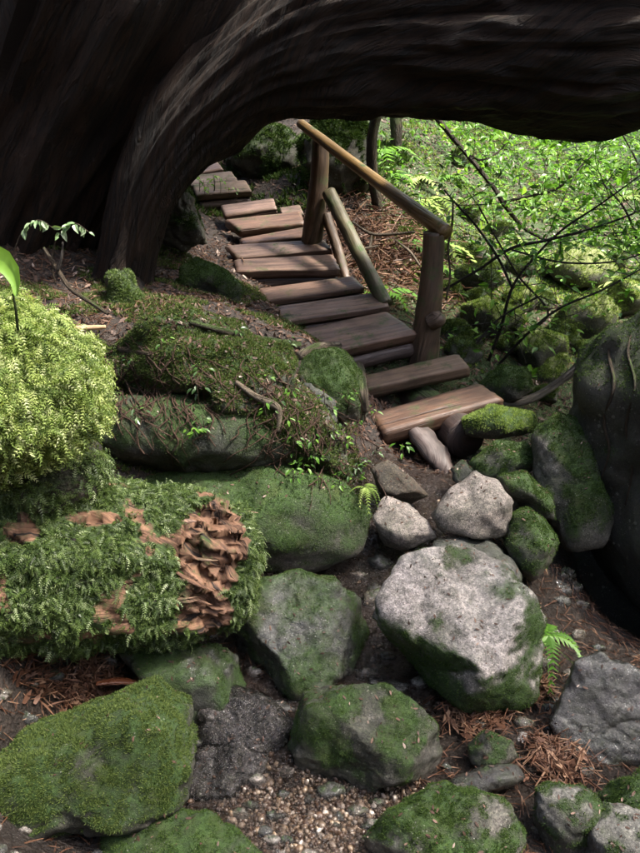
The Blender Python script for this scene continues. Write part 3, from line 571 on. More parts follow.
# stones in the stream bed
rock('rock', 'wet glistening rock chute between the two left boulders', [(196, 702), (236, 690), (270, 700), (296, 722), (284, 758), (232, 776), (200, 768)], z=.03, thick=.9, sub=6, mat=RK_BLUE, seed=33, moss=(0, -.2, .3), wet=1.0, rough=1.1, planes=[((0, -.4, .9), .5)])
rock('rock', 'flat wet purple rock draining onto the gravel', [(178, 790), (200, 752), (240, 742), (268, 760), (262, 790), (226, 812), (190, 812)], z=.01, thick=.9, sub=6, mat=RK_BLUE, seed=34, moss=(0, -.2, .3), wet=1.0, rough=1.1, planes=[((0, -.3, .95), .45)])
for k, (px, py, r, lb, mt) in enumerate([(245, 785, 24, 'pale brown half-sunk stone at the edge of the gravel', RK_PALE2), (262, 752, 22, 'flat brown stone in the trickle of water', RK_BLUE), (215, 760, 22, 'wet purple-grey stone in the trickle of water', RK_BLUE), (232, 715, 18, 'small wet stone wedged under the sloping dark green rock', RK_BLUE), (275, 715, 18, 'small wet stone in the chute under the rounded grey-green boulder', RK_BLUE),
        (385, 690, 20, 'flat brown stone behind the wedge-shaped boulder', RK_BLUE), (455, 755, 13, 'pinkish stone between wedge-shaped boulder and small round dark rock', RK_PALE2), (528, 745, 14, 'small grey stone by the yellow wood chip', RK_PALE), (300, 835, 14, 'grey flat stone sunk in the gravel', RK_GREY), (560, 590, 14, 'wet stone glinting at the mouth of the dark hollow', RK_BLUE), (345, 560, 12, 'wet stone under the bank where the water enters', RK_BLUE)]):
    h = hit(px, py, 1.2); a = np.linspace(0, 2 * math.pi, 8)[:-1] + k; rr = r * rs(k).uniform(.75, 1.2, 7)
    rock('stone', lb, np.column_stack([px + 1.15 * rr * np.cos(a), py + .8 * rr * np.sin(a)]), y=h[1] + .02, thick=.9, sub=4, mat=mt, seed=200 + k, moss=(0, -.2, .3), wet=.7, cat='stone', planes=[(UPN, .55)])

from mathutils.bvhtree import BVHTree
nearf = TF[(np.abs(TV[TF[:, 0], 0]) < 5) & (TV[TF[:, 0], 1] < 13) & (TV[TF[:, 0], 1] > .5)]
_sv, _sf, _ = join([(TV3, tri(nearf), {})] + [(q[1], q[2], {}) for q in ROCKS.values()])
BVH = BVHTree.FromPolygons(_sv.tolist(), _sf.tolist())
def surf(px, py, off=.0):
    """first rock or ground surface along a pixel's ray: point and distance y"""
    r = ray(px, py); r = r / np.linalg.norm(r); loc, n_, _, d_ = BVH.ray_cast(Vector(EYE + r * .6), Vector(r))
    if loc is None: return None
    return np.array(loc) - r * off
def on_surf(spec): return [(a, b, surf(a, b, r * .0045 * .8)[1], r) for a, b, r in spec]

g = rs(123); k = 0; fp = np.array(STREAM)
while k < 110:
    px, py = g.uniform(-10, 650), g.uniform(520, 860); h_ = surf(px, py)
    if h_ is None or abs(h_[2] - H([h_[:2]])[0]) > .012: continue
    r = g.uniform(5, 13) * (.5 + .5 * g.rand()); a = np.linspace(0, 2 * math.pi, 8)[:-1] + g.rand() * 3; rr = r * g.uniform(.75, 1.2, 7); mt, ad = [(RK_BLUE, 'dark wet'), (RK_BROWN, 'brown'), (RK_BLUE, 'dark wet'), (RK_PALE2, 'pale'), (RK_BROWN, 'brown')][g.randint(5)]
    rock('stone', 'small ' + ad + ' loose stone in the gaps between the foreground boulders', np.column_stack([px + 1.2 * rr * np.cos(a), py + .8 * rr * np.sin(a)]), y=h_[1], thick=.9, sub=3, mat=mt, seed=600 + k, facets=8, moss=(.3, -.05, .5), wet=.6, cat='stone', group=ad + ' loose stones between the boulders'); k += 1
fr_ = [q for lb_, q in ROCKS.items() if q[1][:, 1].mean() < 3.6 and 'loose' not in lb_]; parts = []
for k, q in enumerate(fr_):
    ar = np.ptp(q[1][:, 0]) * np.ptp(q[1][:, 1]); pts, nn = sample(q[1], q[2], int(20 + 160 * ar), k, sst(.4, .9, q[3][:, 2])); parts.append(scatter(CHIP, pts + nn * .002, nn, .013, k, .3, 0, .7))
v, f, a = join(parts); tag(mesh_np('leaf_scraps', v, f, LITTER, attrs=a, smooth=False), 'scraps of dead leaf scattered on the boulders', 'leaf litter', kind='stuff')

for lb_ in ('wet glistening rock chute between the two left boulders', 'flat wet purple rock draining onto the gravel'):
    q = ROCKS[lb_]; kp = (q[3][q[2]][:, :, 2].min(1) > .25); iu, inv = np.unique(q[2][kp].ravel(), return_inverse=True)
    tag(mesh_np('stream_water', q[1][iu] + q[3][iu] * .004, inv.reshape(-1, 3), WATER, None, q[4]), kind='structure')

# ------------------------------------------------------------------ the giant arching cedar
def px_tube(spec, **kw):
    pts = np.array([P(a, b, c) for a, b, c, r in spec]); rad = np.array([r * mpp(p) for p, (_, _, _, r) in zip(pts, spec)])
    return tube(pts, rad, **kw)
def up_moss(V, F, a=.8, b=-.2, n=.5, sc=2.5): N = vnormals(V, F); return sst(.2, .8, a * N[:, 2] + b + n * fbm(V * sc, 4))
base = P(60, 300, 4.9); base[2] = H([base[:2]])[0]
ced = empty('cedar_tree', base, 'giant dark cedar whose trunk and bough arch over the stairs', 'tree')
def cedar_part(name, spec, mat=BARK, mo=(.8, -.25, .5), **kw):
    V, F, at = px_tube(spec, **kw); at['moss'] = up_moss(V, F, *mo); return mesh_np(name, V, F, mat, ced, base, at), V, F
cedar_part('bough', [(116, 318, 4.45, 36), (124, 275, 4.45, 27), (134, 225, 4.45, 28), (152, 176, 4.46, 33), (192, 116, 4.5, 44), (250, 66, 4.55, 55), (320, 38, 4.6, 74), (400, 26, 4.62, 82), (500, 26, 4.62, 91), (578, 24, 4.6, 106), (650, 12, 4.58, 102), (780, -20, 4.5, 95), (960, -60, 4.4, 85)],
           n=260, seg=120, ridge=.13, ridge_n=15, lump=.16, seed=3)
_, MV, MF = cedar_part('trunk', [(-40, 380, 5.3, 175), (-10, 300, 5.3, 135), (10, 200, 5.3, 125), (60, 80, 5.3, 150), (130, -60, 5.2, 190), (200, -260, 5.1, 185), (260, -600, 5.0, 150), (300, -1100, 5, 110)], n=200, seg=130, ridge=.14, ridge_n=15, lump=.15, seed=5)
cedar_part('limb', [(60, -40, 5.0, 90), (150, 10, 4.9, 75), (230, 10, 4.75, 60), (320, -10, 4.65, 55), (430, -40, 4.6, 70)], n=120, seg=70, ridge=.1, ridge_n=8, lump=.15, seed=9)
for k, spec in enumerate([[(116, 312, 4.26, 12), (118, 270, 4.29, 8), (124, 235, 4.30, 4), (130, 205, 4.32, 1)], [(128, 285, 4.35, 15), (142, 308, 4.2, 11), (160, 322, 4.05, 8)], [(100, 290, 4.4, 16), (80, 310, 4.2, 10), (60, 322, 4.0, 6)]]):
    cedar_part('root', spec, n=60, seg=18, ridge=.15, ridge_n=4, lump=.3, seed=20 + k)
# crown high overhead, out of the picture: limbs of foliage clumps that shade the stairs
def crown(parent, pb, blobs, n, seed, size=.16, mat=LEAF_C, name='crown'):
    g = rs(seed); pts = []
    for (x, y, z, rx, ry, rz, wgt) in blobs:
        m = int(n * wgt); d = nrmz(g.normal(size=(m, 3))) * (g.rand(m) ** .4)[:, None]; p = np.array([x, y, z]) + d * np.array([rx, ry, rz])
        keep = fbm(p * .9 + seed, 3) > -.08; pts.append(p[keep])
    pts = np.vstack(pts); V, F, at = scatter(LEAF, pts, np.tile([0, 0, 1.0], (len(pts), 1)), size, seed, .6)
    return tag(mesh_np(name, V, F, mat, parent, pb, at, smooth=False), kind='stuff')
tp = P(300, -1100, 5)
crown(ced, base, [(-3.0, 5.4, 7.6, 2.2, 2.2, 1.4, .5), (-3.2, 3.4, 6.8, 1.8, 2.0, 1.2, .5)], 18000, 5, .22)

# ------------------------------------------------------------------ wooden stairway
sb = P(400, 400, 4.2); sb[2] = H([sb[:2]])[0]
stair = empty('wooden_stairway', sb, 'weathered wooden plank stairs climbing under the arching bough', 'stairs')
def plank(name, top4, th, mat, parent, pb, seed, n=26, m=9, lab=None):
    fl, fr, br, bl = top4; g = rs(seed); u = np.linspace(0, 1, n); v = np.linspace(0, 1, m)
    Lm, Wm = np.linalg.norm(fr - fl), np.linalg.norm(bl - fl); nrm = nrmz(np.cross(fr - fl, bl - fl)); nrm = nrm if nrm[2] > 0 else -nrm
    def srf(U, Vv, t):
        q = (fl[None] * ((1 - U) * (1 - Vv))[:, None] + fr[None] * (U * (1 - Vv))[:, None] + br[None] * (U * Vv)[:, None] + bl[None] * ((1 - U) * Vv)[:, None]) - nrm * t[:, None]
        return q
    prof = [(0, .0)] ; ring = [(vv, 0.0) for vv in v] + [(1, th * .33), (1, th * .66)] + [(vv, th) for vv in v[::-1]] + [(0, th * .66), (0, th * .33)]
    ring = np.array(ring); k = len(ring); UU = np.repeat(u, k); RV = np.tile(ring[:, 0], n); RT = np.tile(ring[:, 1], n)
    # worn, uneven edges and ends
    e = np.column_stack([UU * Lm * 3, RV * 2 + RT * 9, np.full(len(UU), seed * 3.3)])
    off = fbm(e, 3); endj = fbm(np.column_stack([RV * 9, RT * 60, UU * 2 + seed]), 2) * .02
    q = srf(UU + endj * (np.abs(UU - .5) > .49), RV + off * .07 * (np.abs(RV - .5) > .45), RT)
    wear = fbm(np.column_stack([UU * Lm * 1.4, RV * Wm * 30, np.full(len(UU), seed)]), 4)
    q = q - nrm * (np.where(RT < th * .2, 1, 0) * (.006 * np.abs(wear) * 2 + .006 * sst(.44, .5, np.abs(RV - .5)) + .006 * sst(.47, .5, np.abs(UU - .5))))[:, None]
    gc = np.column_stack([UU * Lm + seed * 1.7, RV * Wm + RT, RT])
    i = np.arange(n - 1)[:, None] * k; jj = np.arange(k)[None]; j2 = (jj + 1) % k
    F = np.stack([i + jj, i + jj + 0 * jj + k, i + k + j2, i + j2], -1).reshape(-1, 4)
    for b0, flip in ((0, 0), ((n - 1) * k, 1)):
        rg = q[b0:b0 + k]; c = rg.mean(0); nb = len(q); q = np.vstack([q, c + (rg - c) * .05]); g2 = gc[b0:b0 + k].copy(); gc = np.vstack([gc, g2]); a = np.arange(k); a2 = (a + 1) % k
        F = np.vstack([F, np.stack([b0 + a, b0 + a2, nb + a2, nb + a], -1) if not flip else np.stack([b0 + a, nb + a, nb + a2, b0 + a2], -1)])
    ob = mesh_np(name, q, F, mat, parent, pb, {'gc': gc, 'moss': np.zeros(len(q))})
    if lab: ob['label'] = lab
    return ob
treads = []
for k, (fl, fr, br, bl, th, m, lab) in enumerate(TR):
    c4 = [P(*a) for a in (fl, fr, br, bl)]; th = th * (1.15 if k > 2 else 1.1); ex = (c4[1] - c4[0]) * .03; c4 = [c4[0] - ex, c4[1] + ex, c4[2] + ex, c4[3] - ex]; bk = (c4[3] - c4[0]) * .06; c4 = [c4[0] - bk, c4[1] - bk, c4[2] + bk, c4[3] + bk]; treads.append(c4); plank('tread', c4, th, TREAD if m == 'T' else TREAD_M, stair, sb, k + 1, lab=lab)
    if 2 <= k <= 14 and k != 3 and k != 11:     # bearer log under the front of the tread, in its shade
        a, b = c4[0] + np.array([.02, .06, -th - .05]), c4[1] + np.array([-.02, .06, -th - .05])
        V, F, at = tube([a, (a + b) / 2 + np.array([0, 0, .006]), b], [.05, .052, .05], 16, 12, .1, 4, .1, k); at['moss'] = np.zeros(len(V))
        mesh_np('bearer', V, F, LOG_D, stair, sb, at)
def stringer(spec, lab, mat):
    V, F, at = px_tube(spec, n=40, seg=22, ridge=.10, ridge_n=5, lump=.08, seed=len(spec)); at['moss'] = up_moss(V, F, .5, 0, .5, 6)
    mesh_np('stringer', V, F, mat, stair, sb, at)['label'] = lab
stringer([(466, 438, 3.84, 21), (450, 426, 4.02, 20), (430, 411, 4.25, 19), (402, 390, 4.6, 17)], 'round support log with a dark cut end', LOG_D)
stringer([(396, 442, 3.95, 12), (386, 424, 4.15, 12), (366, 400, 4.5, 12)], 'thin support log at the left', LOG_D)
spl = P(430, 450, 3.8)
V, F, at = px_tube([(404, 414, 4.0, 9), (418, 432, 3.88, 13), (436, 455, 3.76, 13), (452, 477, 3.66, 7)], n=40, seg=14, ridge=.35, ridge_n=4, lump=.35, seed=8, flat=.6); at['moss'] = np.zeros(len(V))
spl[2] = V[:, 2].min(); tag(mesh_np('split_log', V, F, LOG_D, None, spl, at), 'split dark wet log slanting down from under the lowest tread', 'log')

# handrail: two posts, a sloping rail, a leaning brace
hb = P(425, 358, 4.62)
rail = empty('handrail', hb, 'log handrail with two posts beside the stairs', 'handrail')
def rpart(name, spec, mat, lab=None, par=None, **kw):
    kw = dict(dict(n=50, seg=20, ridge=.08, ridge_n=4, lump=.12, seed=len(name)), **kw)
    V, F, at = px_tube(spec, **kw); at['moss'] = up_moss(V, F, .35, -.1, .6, 6); ob = mesh_np(name, V, F, mat, par or rail, hb, at)
    if lab: ob['label'] = lab
    return ob
low_post = rpart('post', [(422, 372, 4.62, 15), (425, 345, 4.62, 14.5), (429, 305, 4.62, 12.5), (432, 270, 4.63, 11), (434, 232, 4.64, 11)], POST, 'lower post with a knot on its side')
rpart('knot', [(430, 322, 4.56, 9), (438, 318, 4.54, 9), (442, 314, 4.54, 5)], POST, None, low_post, n=16, seg=14)
rpart('post', [(311, 250, 5.75, 11), (315, 215, 5.75, 10), (319, 180, 5.77, 9), (321, 140, 5.8, 9)], POST, 'upper post, thinner and darker', seed=6)
rpart('rail', [(300, 123, 5.85, 4.6), (330, 146, 5.62, 5.4), (375, 180, 5.25, 6.3), (415, 210, 4.85, 7.3), (446, 233, 4.6, 8.2)], RAIL, 'top rail, honey brown and polished by hands', ridge=.04, lump=.05)
rpart('brace', [(329, 193, 5.7, 7), (345, 225, 5.45, 7), (365, 265, 5.15, 7.2), (386, 305, 4.92, 7)], RAIL_M, 'leaning green-stained brace log')
rpart('brace', [(326, 215, 5.75, 5), (336, 245, 5.6, 5), (348, 285, 5.4, 5)], POST, 'short dark brace stick', seed=4)

# ------------------------------------------------------------------ rotten mossy log and moss mound at the left
lb = P(120, 640, 2.3)
log = empty('rotten_log', lb, 'rotten log with red splintered end under leafy moss', 'log')
V, F, at = px_tube([(-240, 560, 2.25, 92), (-80, 565, 2.3, 88), (20, 562, 2.34, 86), (110, 560, 2.4, 82), (180, 562, 2.46, 74), (222, 564, 2.5, 66), (243, 566, 2.52, 52), (252, 566, 2.53, 34)], n=300, seg=230, ridge=.06, ridge_n=8, lump=.12, seed=4)
N = vnormals(V, F); V = V + N * (fbm(V * 4.2 + 3, 4) * .075 + fbm(V * 13, 3) * .02)[:, None]
N = vnormals(V, F); proj = V - EYE; px_ = 320 + FPX * (proj @ R_) / (proj @ F_); py_ = 426.5 - FPX * (proj @ U_) / (proj @ F_)
hole = np.maximum.reduce([sst(1, .7, np.hypot((px_ - 213) / 42, (py_ - 547) / 58)), sst(1, .7, np.hypot((px_ - 205) / 34, (py_ - 612) / 26)), .8 * sst(1, .7, np.hypot((px_ - 92) / 34, (py_ - 518) / 10)), .9 * sst(1, .7, np.hypot((px_ - 22) / 24, (py_ - 530) / 18))])
strat = (py_ * .05 - px_ * .012) + 1.5 * fbm(V * 5 + 2, 3); saw = strat - np.floor(strat)                      # ragged ledges of the broken end
V = V + N * (hole * (.050 * saw - .030 + .012 * fbm(np.column_stack([px_ * .02 + py_ * .01, py_ * .22 - px_ * .05, px_ * 0 + 2]), 4, .6) + .03 * fbm(V * 11 + 5, 4) - .05 * sst(.12, .4, fbm(V * 6 + 7, 3))))[:, None]; N = vnormals(V, F)
wt = np.clip(1 - hole * 1.3 - .95 * sst(.08, .30, fbm(V * 5.5, 4)), 0, 1) * np.where(px_ < -120, .25, 1) * sst(-.95, -.4, N[:, 2])
V0 = V; at['moss'] = wt; mesh_np('log_core', V, F, ROT, log, lb, at)
pts, nn = sample(V, F, 36000, 3, wt)
sp = nrmz(np.cross(np.cross(nn, [0, 0, -1.0]), nn)); parts = [scatter(t_leaf(.34, .08, .25), pts[:14000], nn[:14000], .017, 4, .5, .25, .55, spin=sp[:14000], sj=.6), scatter(FROND, pts[14000:], nn[14000:], .030, 6, .6, .3, .6, spin=sp[14000:], sj=.8)]
pts, nn = sample(V, F, 16000, 9, wt); parts.append(scatter(TUFT4, pts, nn, .017, 5, .6, .2))
V2, F2, a2 = join(parts); tag(mesh_np('moss', V2, F2, MOSS_LG, log, lb, a2, smooth=False), kind='stuff')
# splinters of the red broken end, each a sliver
g = rs(12)
for k in range(12):
    a = (g.uniform(176, 246), g.uniform(505, 632)); ln = g.uniform(14, 40); sl = .18 + g.normal() * .12; q = g.uniform(.009, .021)
    w_ = np.argmin((px_ - a[0]) ** 2 + (py_ - a[1]) ** 2 + 1e6 * (N[:, 1] > 0)); yy = V0[w_][1] + .002
    p0, p1 = P(a[0] - ln * .5, a[1] - sl * ln * .5, yy), P(a[0] + ln * .5, a[1] + sl * ln * .5, yy - .006)
    V, F, at = tube([p0, (p0 + p1) / 2 + np.array([0, -.012, .004]), p1], [q * .4, q * .7, q * .1], 22, 12, .3, 5, .4, k, .42); at['moss'] = np.zeros(len(V))
    mesh_np('splinter', V, F, ROT, log, lb, at)
# bright feathery moss mound
mb = P(20, 440, 2.15)
mound = empty('moss_mound', mb, 'bright feathery moss mound above the rotten log', 'moss')
Vd, F = ico(4); C = P(8, 392, 2.3); s = mpp(C)
V = C + Vd * (1 + .16 * fbm(Vd * 2.2 + 4, 3) + .30 * fbm(Vd * 3.6 + 4, 4))[:, None] * np.array([92 * s, .24, 88 * s])
V[:, 0] -= .0
core = mesh_np('core', V, F, SOIL, mound, mb, {'wet': np.zeros(len(V)), 'moss': np.ones(len(V)), 'damp': np.zeros(len(V))})
N = vnormals(V, F); pts, nn = sample(V, F, 16000, 21, sst(-.7, -.2, N[:, 2]) * np.where(N[:, 1] < .35, 1, .15))
sp = nrmz(nn * np.array([1, 1, .1]) + np.array([.35, -.3, -.12])); V2, F2, a2 = join([scatter(FROND, pts[:11000], nn[:11000], .040, 22, .6, .35, .6, spin=sp[:11000], sj=.6), scatter(t_frond(5, .2, .2), pts[11000:], nn[11000:], .036, 23, .5, .4, .5)])
tag(mesh_np('fronds', V2, F2, MOSS_BR, mound, mb, a2, smooth=False), kind='stuff')

Vd, F = ico(4); C = P(42, 470, 2.42); s = mpp(C); V = C + Vd * (1 + .25 * fbm(Vd * 2.4 + 9, 4) + .2 * fbm(Vd * 6, 3))[:, None] * np.array([62 * s, .2, 44 * s])
mesh_np('core', V, F, SOIL, mound, mb, {'wet': np.zeros(len(V)), 'moss': np.full(len(V), .4)}); N = vnormals(V, F)
pts, nn = sample(V, F, 4200, 31, sst(-.7, -.1, N[:, 2]) * np.clip(.4 + 2 * fbm(V * 9, 3), 0, 1)); sp = nrmz(nn * np.array([1, 1, .1]) + np.array([.3, -.3, -.3])); V2, F2, a2 = scatter(FROND, pts, nn, .036, 33, .6, .3, .6, spin=sp, sj=.7)
tag(mesh_np('fronds', V2, F2, MOSS_LG, mound, mb, a2, smooth=False), kind='stuff')

# ------------------------------------------------------------------ stump and mossy bits near the trunk
STMP = m_rock('mossy_stump_bark', (.055, .038, .026), (.018, .012, .009), ((.02, .034, .01), (.05, .085, .02)), stain=(.03, .018, .012))
rock('mossy_stump', 'gnarled mossy stump between the arching leg and the upper stairs', [(160, 244), (156, 212), (164, 186), (178, 170), (190, 184), (198, 212), (208, 242), (186, 252)], y=5.15, thick=.8, mat=STMP, seed=51, moss=(.3, .2, .8), wet=0, tufts=2500, tuft=.014, rough=2.2, cat='stump')
rock('mossy_stump', 'short pale-moss stump at the foot of the arching leg', [(106, 276), (118, 270), (132, 272), (140, 292), (152, 314), (130, 322), (106, 314)], y=4.12, thick=.8, sub=4, mat=STMP, seed=52, moss=(.3, .45, .5), wet=0, tufts=4000, tuft=.016, rough=1.6, tmat=MOSS_LG, cat='stump')
rock('root_plate', 'dark tangled root mound above the top of the stairs', [(224, 160), (236, 136), (256, 122), (288, 126), (308, 150), (304, 176), (270, 186), (236, 178)], y=7.5, thick=.8, mat=STMP, seed=53, moss=(.3, .35, .6), wet=0, tufts=3000, tuft=.03, rough=2.0, cat='mound')
rock('moss_hummock', 'dark green moss hummock behind the upper handrail post', [(296, 150), (318, 112), (352, 108), (372, 140), (372, 190), (350, 222), (322, 214), (304, 186)], y=7.1, thick=.8, mat=STMP, seed=54, moss=(.4, .4, .5), wet=0, tufts=9000, tuft=.035, rough=1.8, cat='mound')

# ------------------------------------------------------------------ roots, sticks and branches
def stick(name, label, cat, spec, mat, n=40, seg=10, group=None, mo=(.5, -.1, .5), **kw):
    V, F, at = px_tube(spec, n=n, seg=seg, **kw); at['moss'] = up_moss(V, F, *mo); p = V.mean(0); p[2] = V[:, 2].min()
    return tag(mesh_np(name, V, F, mat, None, p, at), label, cat, group)
stick('root', 'thick curving root draped over the green mossy boulder', 'root', on_surf([(298, 356, 4), (320, 347, 5), (345, 349, 5.5), (357, 362, 5.5), (362, 385, 5), (365, 412, 4)]), BARK_P, lump=.2, ridge=.1, mo=(.3, .25, .6))
stick('root', 'root snaking across the bare grey stone of the bank', 'root', on_surf([(236, 382, 2.5), (255, 396, 3.5), (272, 404, 4), (279, 412, 3.5), (278, 432, 2.5)]), BARK_P, lump=.2)
stick('root', 'dark root lying along the crest of the bank', 'root', on_surf([(84, 338, 3), (100, 342, 3.5), (125, 350, 3.5), (150, 354, 2.5)]), BARK_M, lump=.2)
stick('root', 'long mossy root running from the bank hump towards the stairs', 'root', on_surf([(190, 322, 2.5), (235, 334, 3.5), (275, 342, 4), (300, 346, 4)]), BARK_M, lump=.2, mo=(.3, .4, .5))
for lb_, sp_ in (('thin root clinging down the face of the huge dark boulder', [(618, 326, 1), (609, 352, 1.6), (614, 385, 1.8), (604, 420, 1.6), (609, 450, 1.4), (601, 480, .8)]), ('forked root hanging on the shaded side of the huge dark boulder', [(637, 320, .8), (628, 350, 1.4), (635, 385, 1.5), (626, 425, 1.4), (632, 470, 1.2), (625, 505, .7)])):
    stick('root', lb_, 'root', on_surf(sp_), BARK_M, lump=.2)
stick('stick', 'straw-yellow broken stick behind the moss mound', 'stick', [(62, 329, 3.05, 2.4), (82, 328, 3.08, 2.8), (106, 327, 3.1, 2.0)], m_wood('yellow_stick', (.3, .16, .05), (.5, .30, .12), -.2), seg=8, lump=.15)
stick('branch', 'forked dead branch leaning in front of the dark trunk', 'branch', [(44, 248, 4.05, 1.6), (58, 270, 3.95, 2.2), (70, 288, 3.85, 2.4), (90, 302, 3.75, 2), (108, 314, 3.65, 1.4)], BARK_M, lump=.2)
stick('branch', 'short twig of the fork in front of the dark trunk', 'branch', [(63, 242, 4.0, 1), (62, 256, 3.95, 1.3), (58, 270, 3.93, 1.6)], BARK_D)
stick('branch', 'pale curved branch lying beyond the lowest tread', 'branch', [(474, 384, 4.55, 3), (492, 398, 4.45, 4), (512, 403, 4.4, 4.4), (535, 397, 4.4, 4.4), (556, 384, 4.4, 4), (572, 372, 4.4, 4.5), (582, 358, 4.4, 3)], m_bark('pale_branch_bark', (.22, .19, .14), (.48, .43, .35), -.1), lump=.1, mo=(.1, -.1, .5))
stick('branch', 'dark fallen stick lying against the pale low rock', 'branch', [(366, 512, 3.3, 4), (378, 530, 3.22, 4.5), (392, 552, 3.12, 3.5)], LOG_D, lump=.2)
stick('stick', 'thin brown stick on the wedge between two foreground boulders', 'stick', [(268, 628, 2.5, 2), (273, 643, 2.44, 2.6), (277, 660, 2.38, 2)], POST, n=20, lump=.3)
stick('bark_strip', 'curled reddish bark strip standing in the trickle beside the wedge-shaped boulder', 'bark', [(292, 735, 2.05, 2), (287, 755, 2.0, 3.5), (291, 772, 1.95, 4.5), (302, 787, 1.9, 5), (307, 800, 1.86, 3)], m_wood('wet_bark_strip', (.12, .05, .025), (.30, .15, .09), -.2, .18), n=40, seg=12, lump=.2, flat=.4)
p = hit(551, 750)
stick('wood_chip', 'yellow-brown wood chip lying among red-brown litter', 'wood', [(545, 738, p[1] + .03, 4.5), (551, 750, p[1], 6.5), (558, 763, p[1] - .03, 5)], m_wood('chip_wood', (.30, .18, .09), (.50, .33, .18), -.2, .6), n=24, seg=12, lump=.2, flat=.5)
stick('fallen_leaf', 'wet copper-brown fallen leaf by the foot of the mossy log', 'leaf', [(96, 684, 2.12, 3), (115, 681, 2.14, 5), (135, 682, 2.15, 4), (146, 685, 2.15, 1.5)], m_wood('wet_leaf', (.11, .04, .02), (.24, .10, .06), -.3, .15), n=24, seg=10, lump=.15, flat=.35)
stick('stick', 'thin pale vine hanging beside the lower handrail post', 'vine', [(453, 202, 4.75, 1), (452, 225, 4.75, 1.2), (448, 248, 4.76, 1.2), (450, 275, 4.76, 1), (446, 300, 4.78, 1)], BARK_P)
for k, spec in enumerate([[(352, 222, 6.1, 1.2), (372, 234, 6.0, 1.6), (395, 234, 5.95, 1.5), (415, 232, 5.9, 1)], [(372, 235, 6.0, 1.4), (370, 252, 5.9, 1.4), (376, 270, 5.8, 1)], [(395, 240, 5.9, 1), (410, 252, 5.8, 1.5), (420, 266, 5.7, 1)], [(355, 262, 5.75, 1), (362, 250, 5.8, 1.4), (378, 246, 5.85, 1)]]):
    stick('stick', 'bare grey stick on the litter behind the handrail', 'stick', spec, BARK_P, group='bare sticks on the litter behind the handrail', lump=.2)
# fine roots hanging down the face of the bank: uncountable
g = rs(31); parts = []
for k in range(240):
    x = g.choice([110, 135, 165, 185, 270, 300, 325]) + g.normal() * 18; y0 = 335 + (x - 90) * .25 + g.uniform(-20, 70); ln = g.uniform(12, 55)
    sp = []; dx = g.normal() * 5
    for q in range(5):
        h_ = surf(x, y0, .012)
        if h_ is None: break
        sp.append((x, y0, h_[1] + (.02 if q == 0 else 0), g.uniform(.25, .8))); x += dx + g.normal() * 5; y0 += ln / 4
    if len(sp) < 4 or np.ptp([q[2] for q in sp]) > .5: continue
    V, F, at = px_tube(sp, n=14, seg=5); at['moss'] = np.zeros(len(V)); parts.append((V, F, at))
V, F, at = join(parts); tag(mesh_np('root_hair', V, F, m_bark('root_hair_bark', (.05, .025, .014), (.13, .075, .05), -.3), attrs=at), 'tangle of fine brown roots hanging over the bank', 'roots', kind='stuff')

# ------------------------------------------------------------------ shrubs: dark twigs with bright leaves at the right
def leaves_on(curves, n, seed, size, spread=.05, lo=.2):
    g = rs(seed); P_ = []
    for k in range(n):
        c = curves[g.randint(len(curves))]; t = g.uniform(lo, 1) * (len(c) - 1); i = int(t); i = min(i, len(c) - 2)
        P_.append(c[i] + (c[i + 1] - c[i]) * (t - i) + g.normal(size=3) * spread)
    return scatter(LEAF, np.array(P_), np.tile([-.1, -.25, 1.0], (n, 1)), size, seed, .45)
def shrub(label, stems, twigs, nleaf, seed, size, lmat, smat=BARK_D, group=None):
    c3 = [np.array([P(*q[:3]) for q in s]) for s in stems]; b = c3[0][0].copy(); b[2] = min(c[:, 2].min() for c in c3)
    o = empty('shrub', b, label, 'shrub', group); crv = []
    for s in stems:
        V, F, at = px_tube([(a_, b_, c_, r_ * .68) for a_, b_, c_, r_ in s], n=36, seg=8, lump=.2, ridge=.1, seed=seed); at['moss'] = np.clip(up_moss(V, F, .4, .0, .5), 0, 1); mesh_np('stem', V, F, smat, o, b, at)
        crv.append(catmull(np.array([P(*q[:3]) for q in s]), 30))
    g = rs(seed); parts = []; tw = []
    for k in range(twigs):
        c = crv[g.randint(len(crv))]; i = g.randint(5, 30); d = nrmz(g.normal(size=3) * np.array([1, .8, .6]) + np.array([0, 0, .15])); L = g.uniform(.15, .75)
        q = np.array([c[i], c[i] + d * L * .5 + g.normal(size=3) * .03, c[i] + d * L + g.normal(size=3) * .06]); V, F, at = tube(q, [.0028, .002, .001], 10, 5); at['moss'] = np.zeros(len(V)); parts.append((V, F, at)); tw.append(catmull(q, 8))
    if parts: V, F, at = join(parts); tag(mesh_np('twigs', V, F, smat, o, b, at), kind='stuff')
    if nleaf: V, F, at = leaves_on(tw or crv, nleaf, seed, size); tag(mesh_np('foliage', V, F, lmat, o, b, at, smooth=False), kind='stuff')
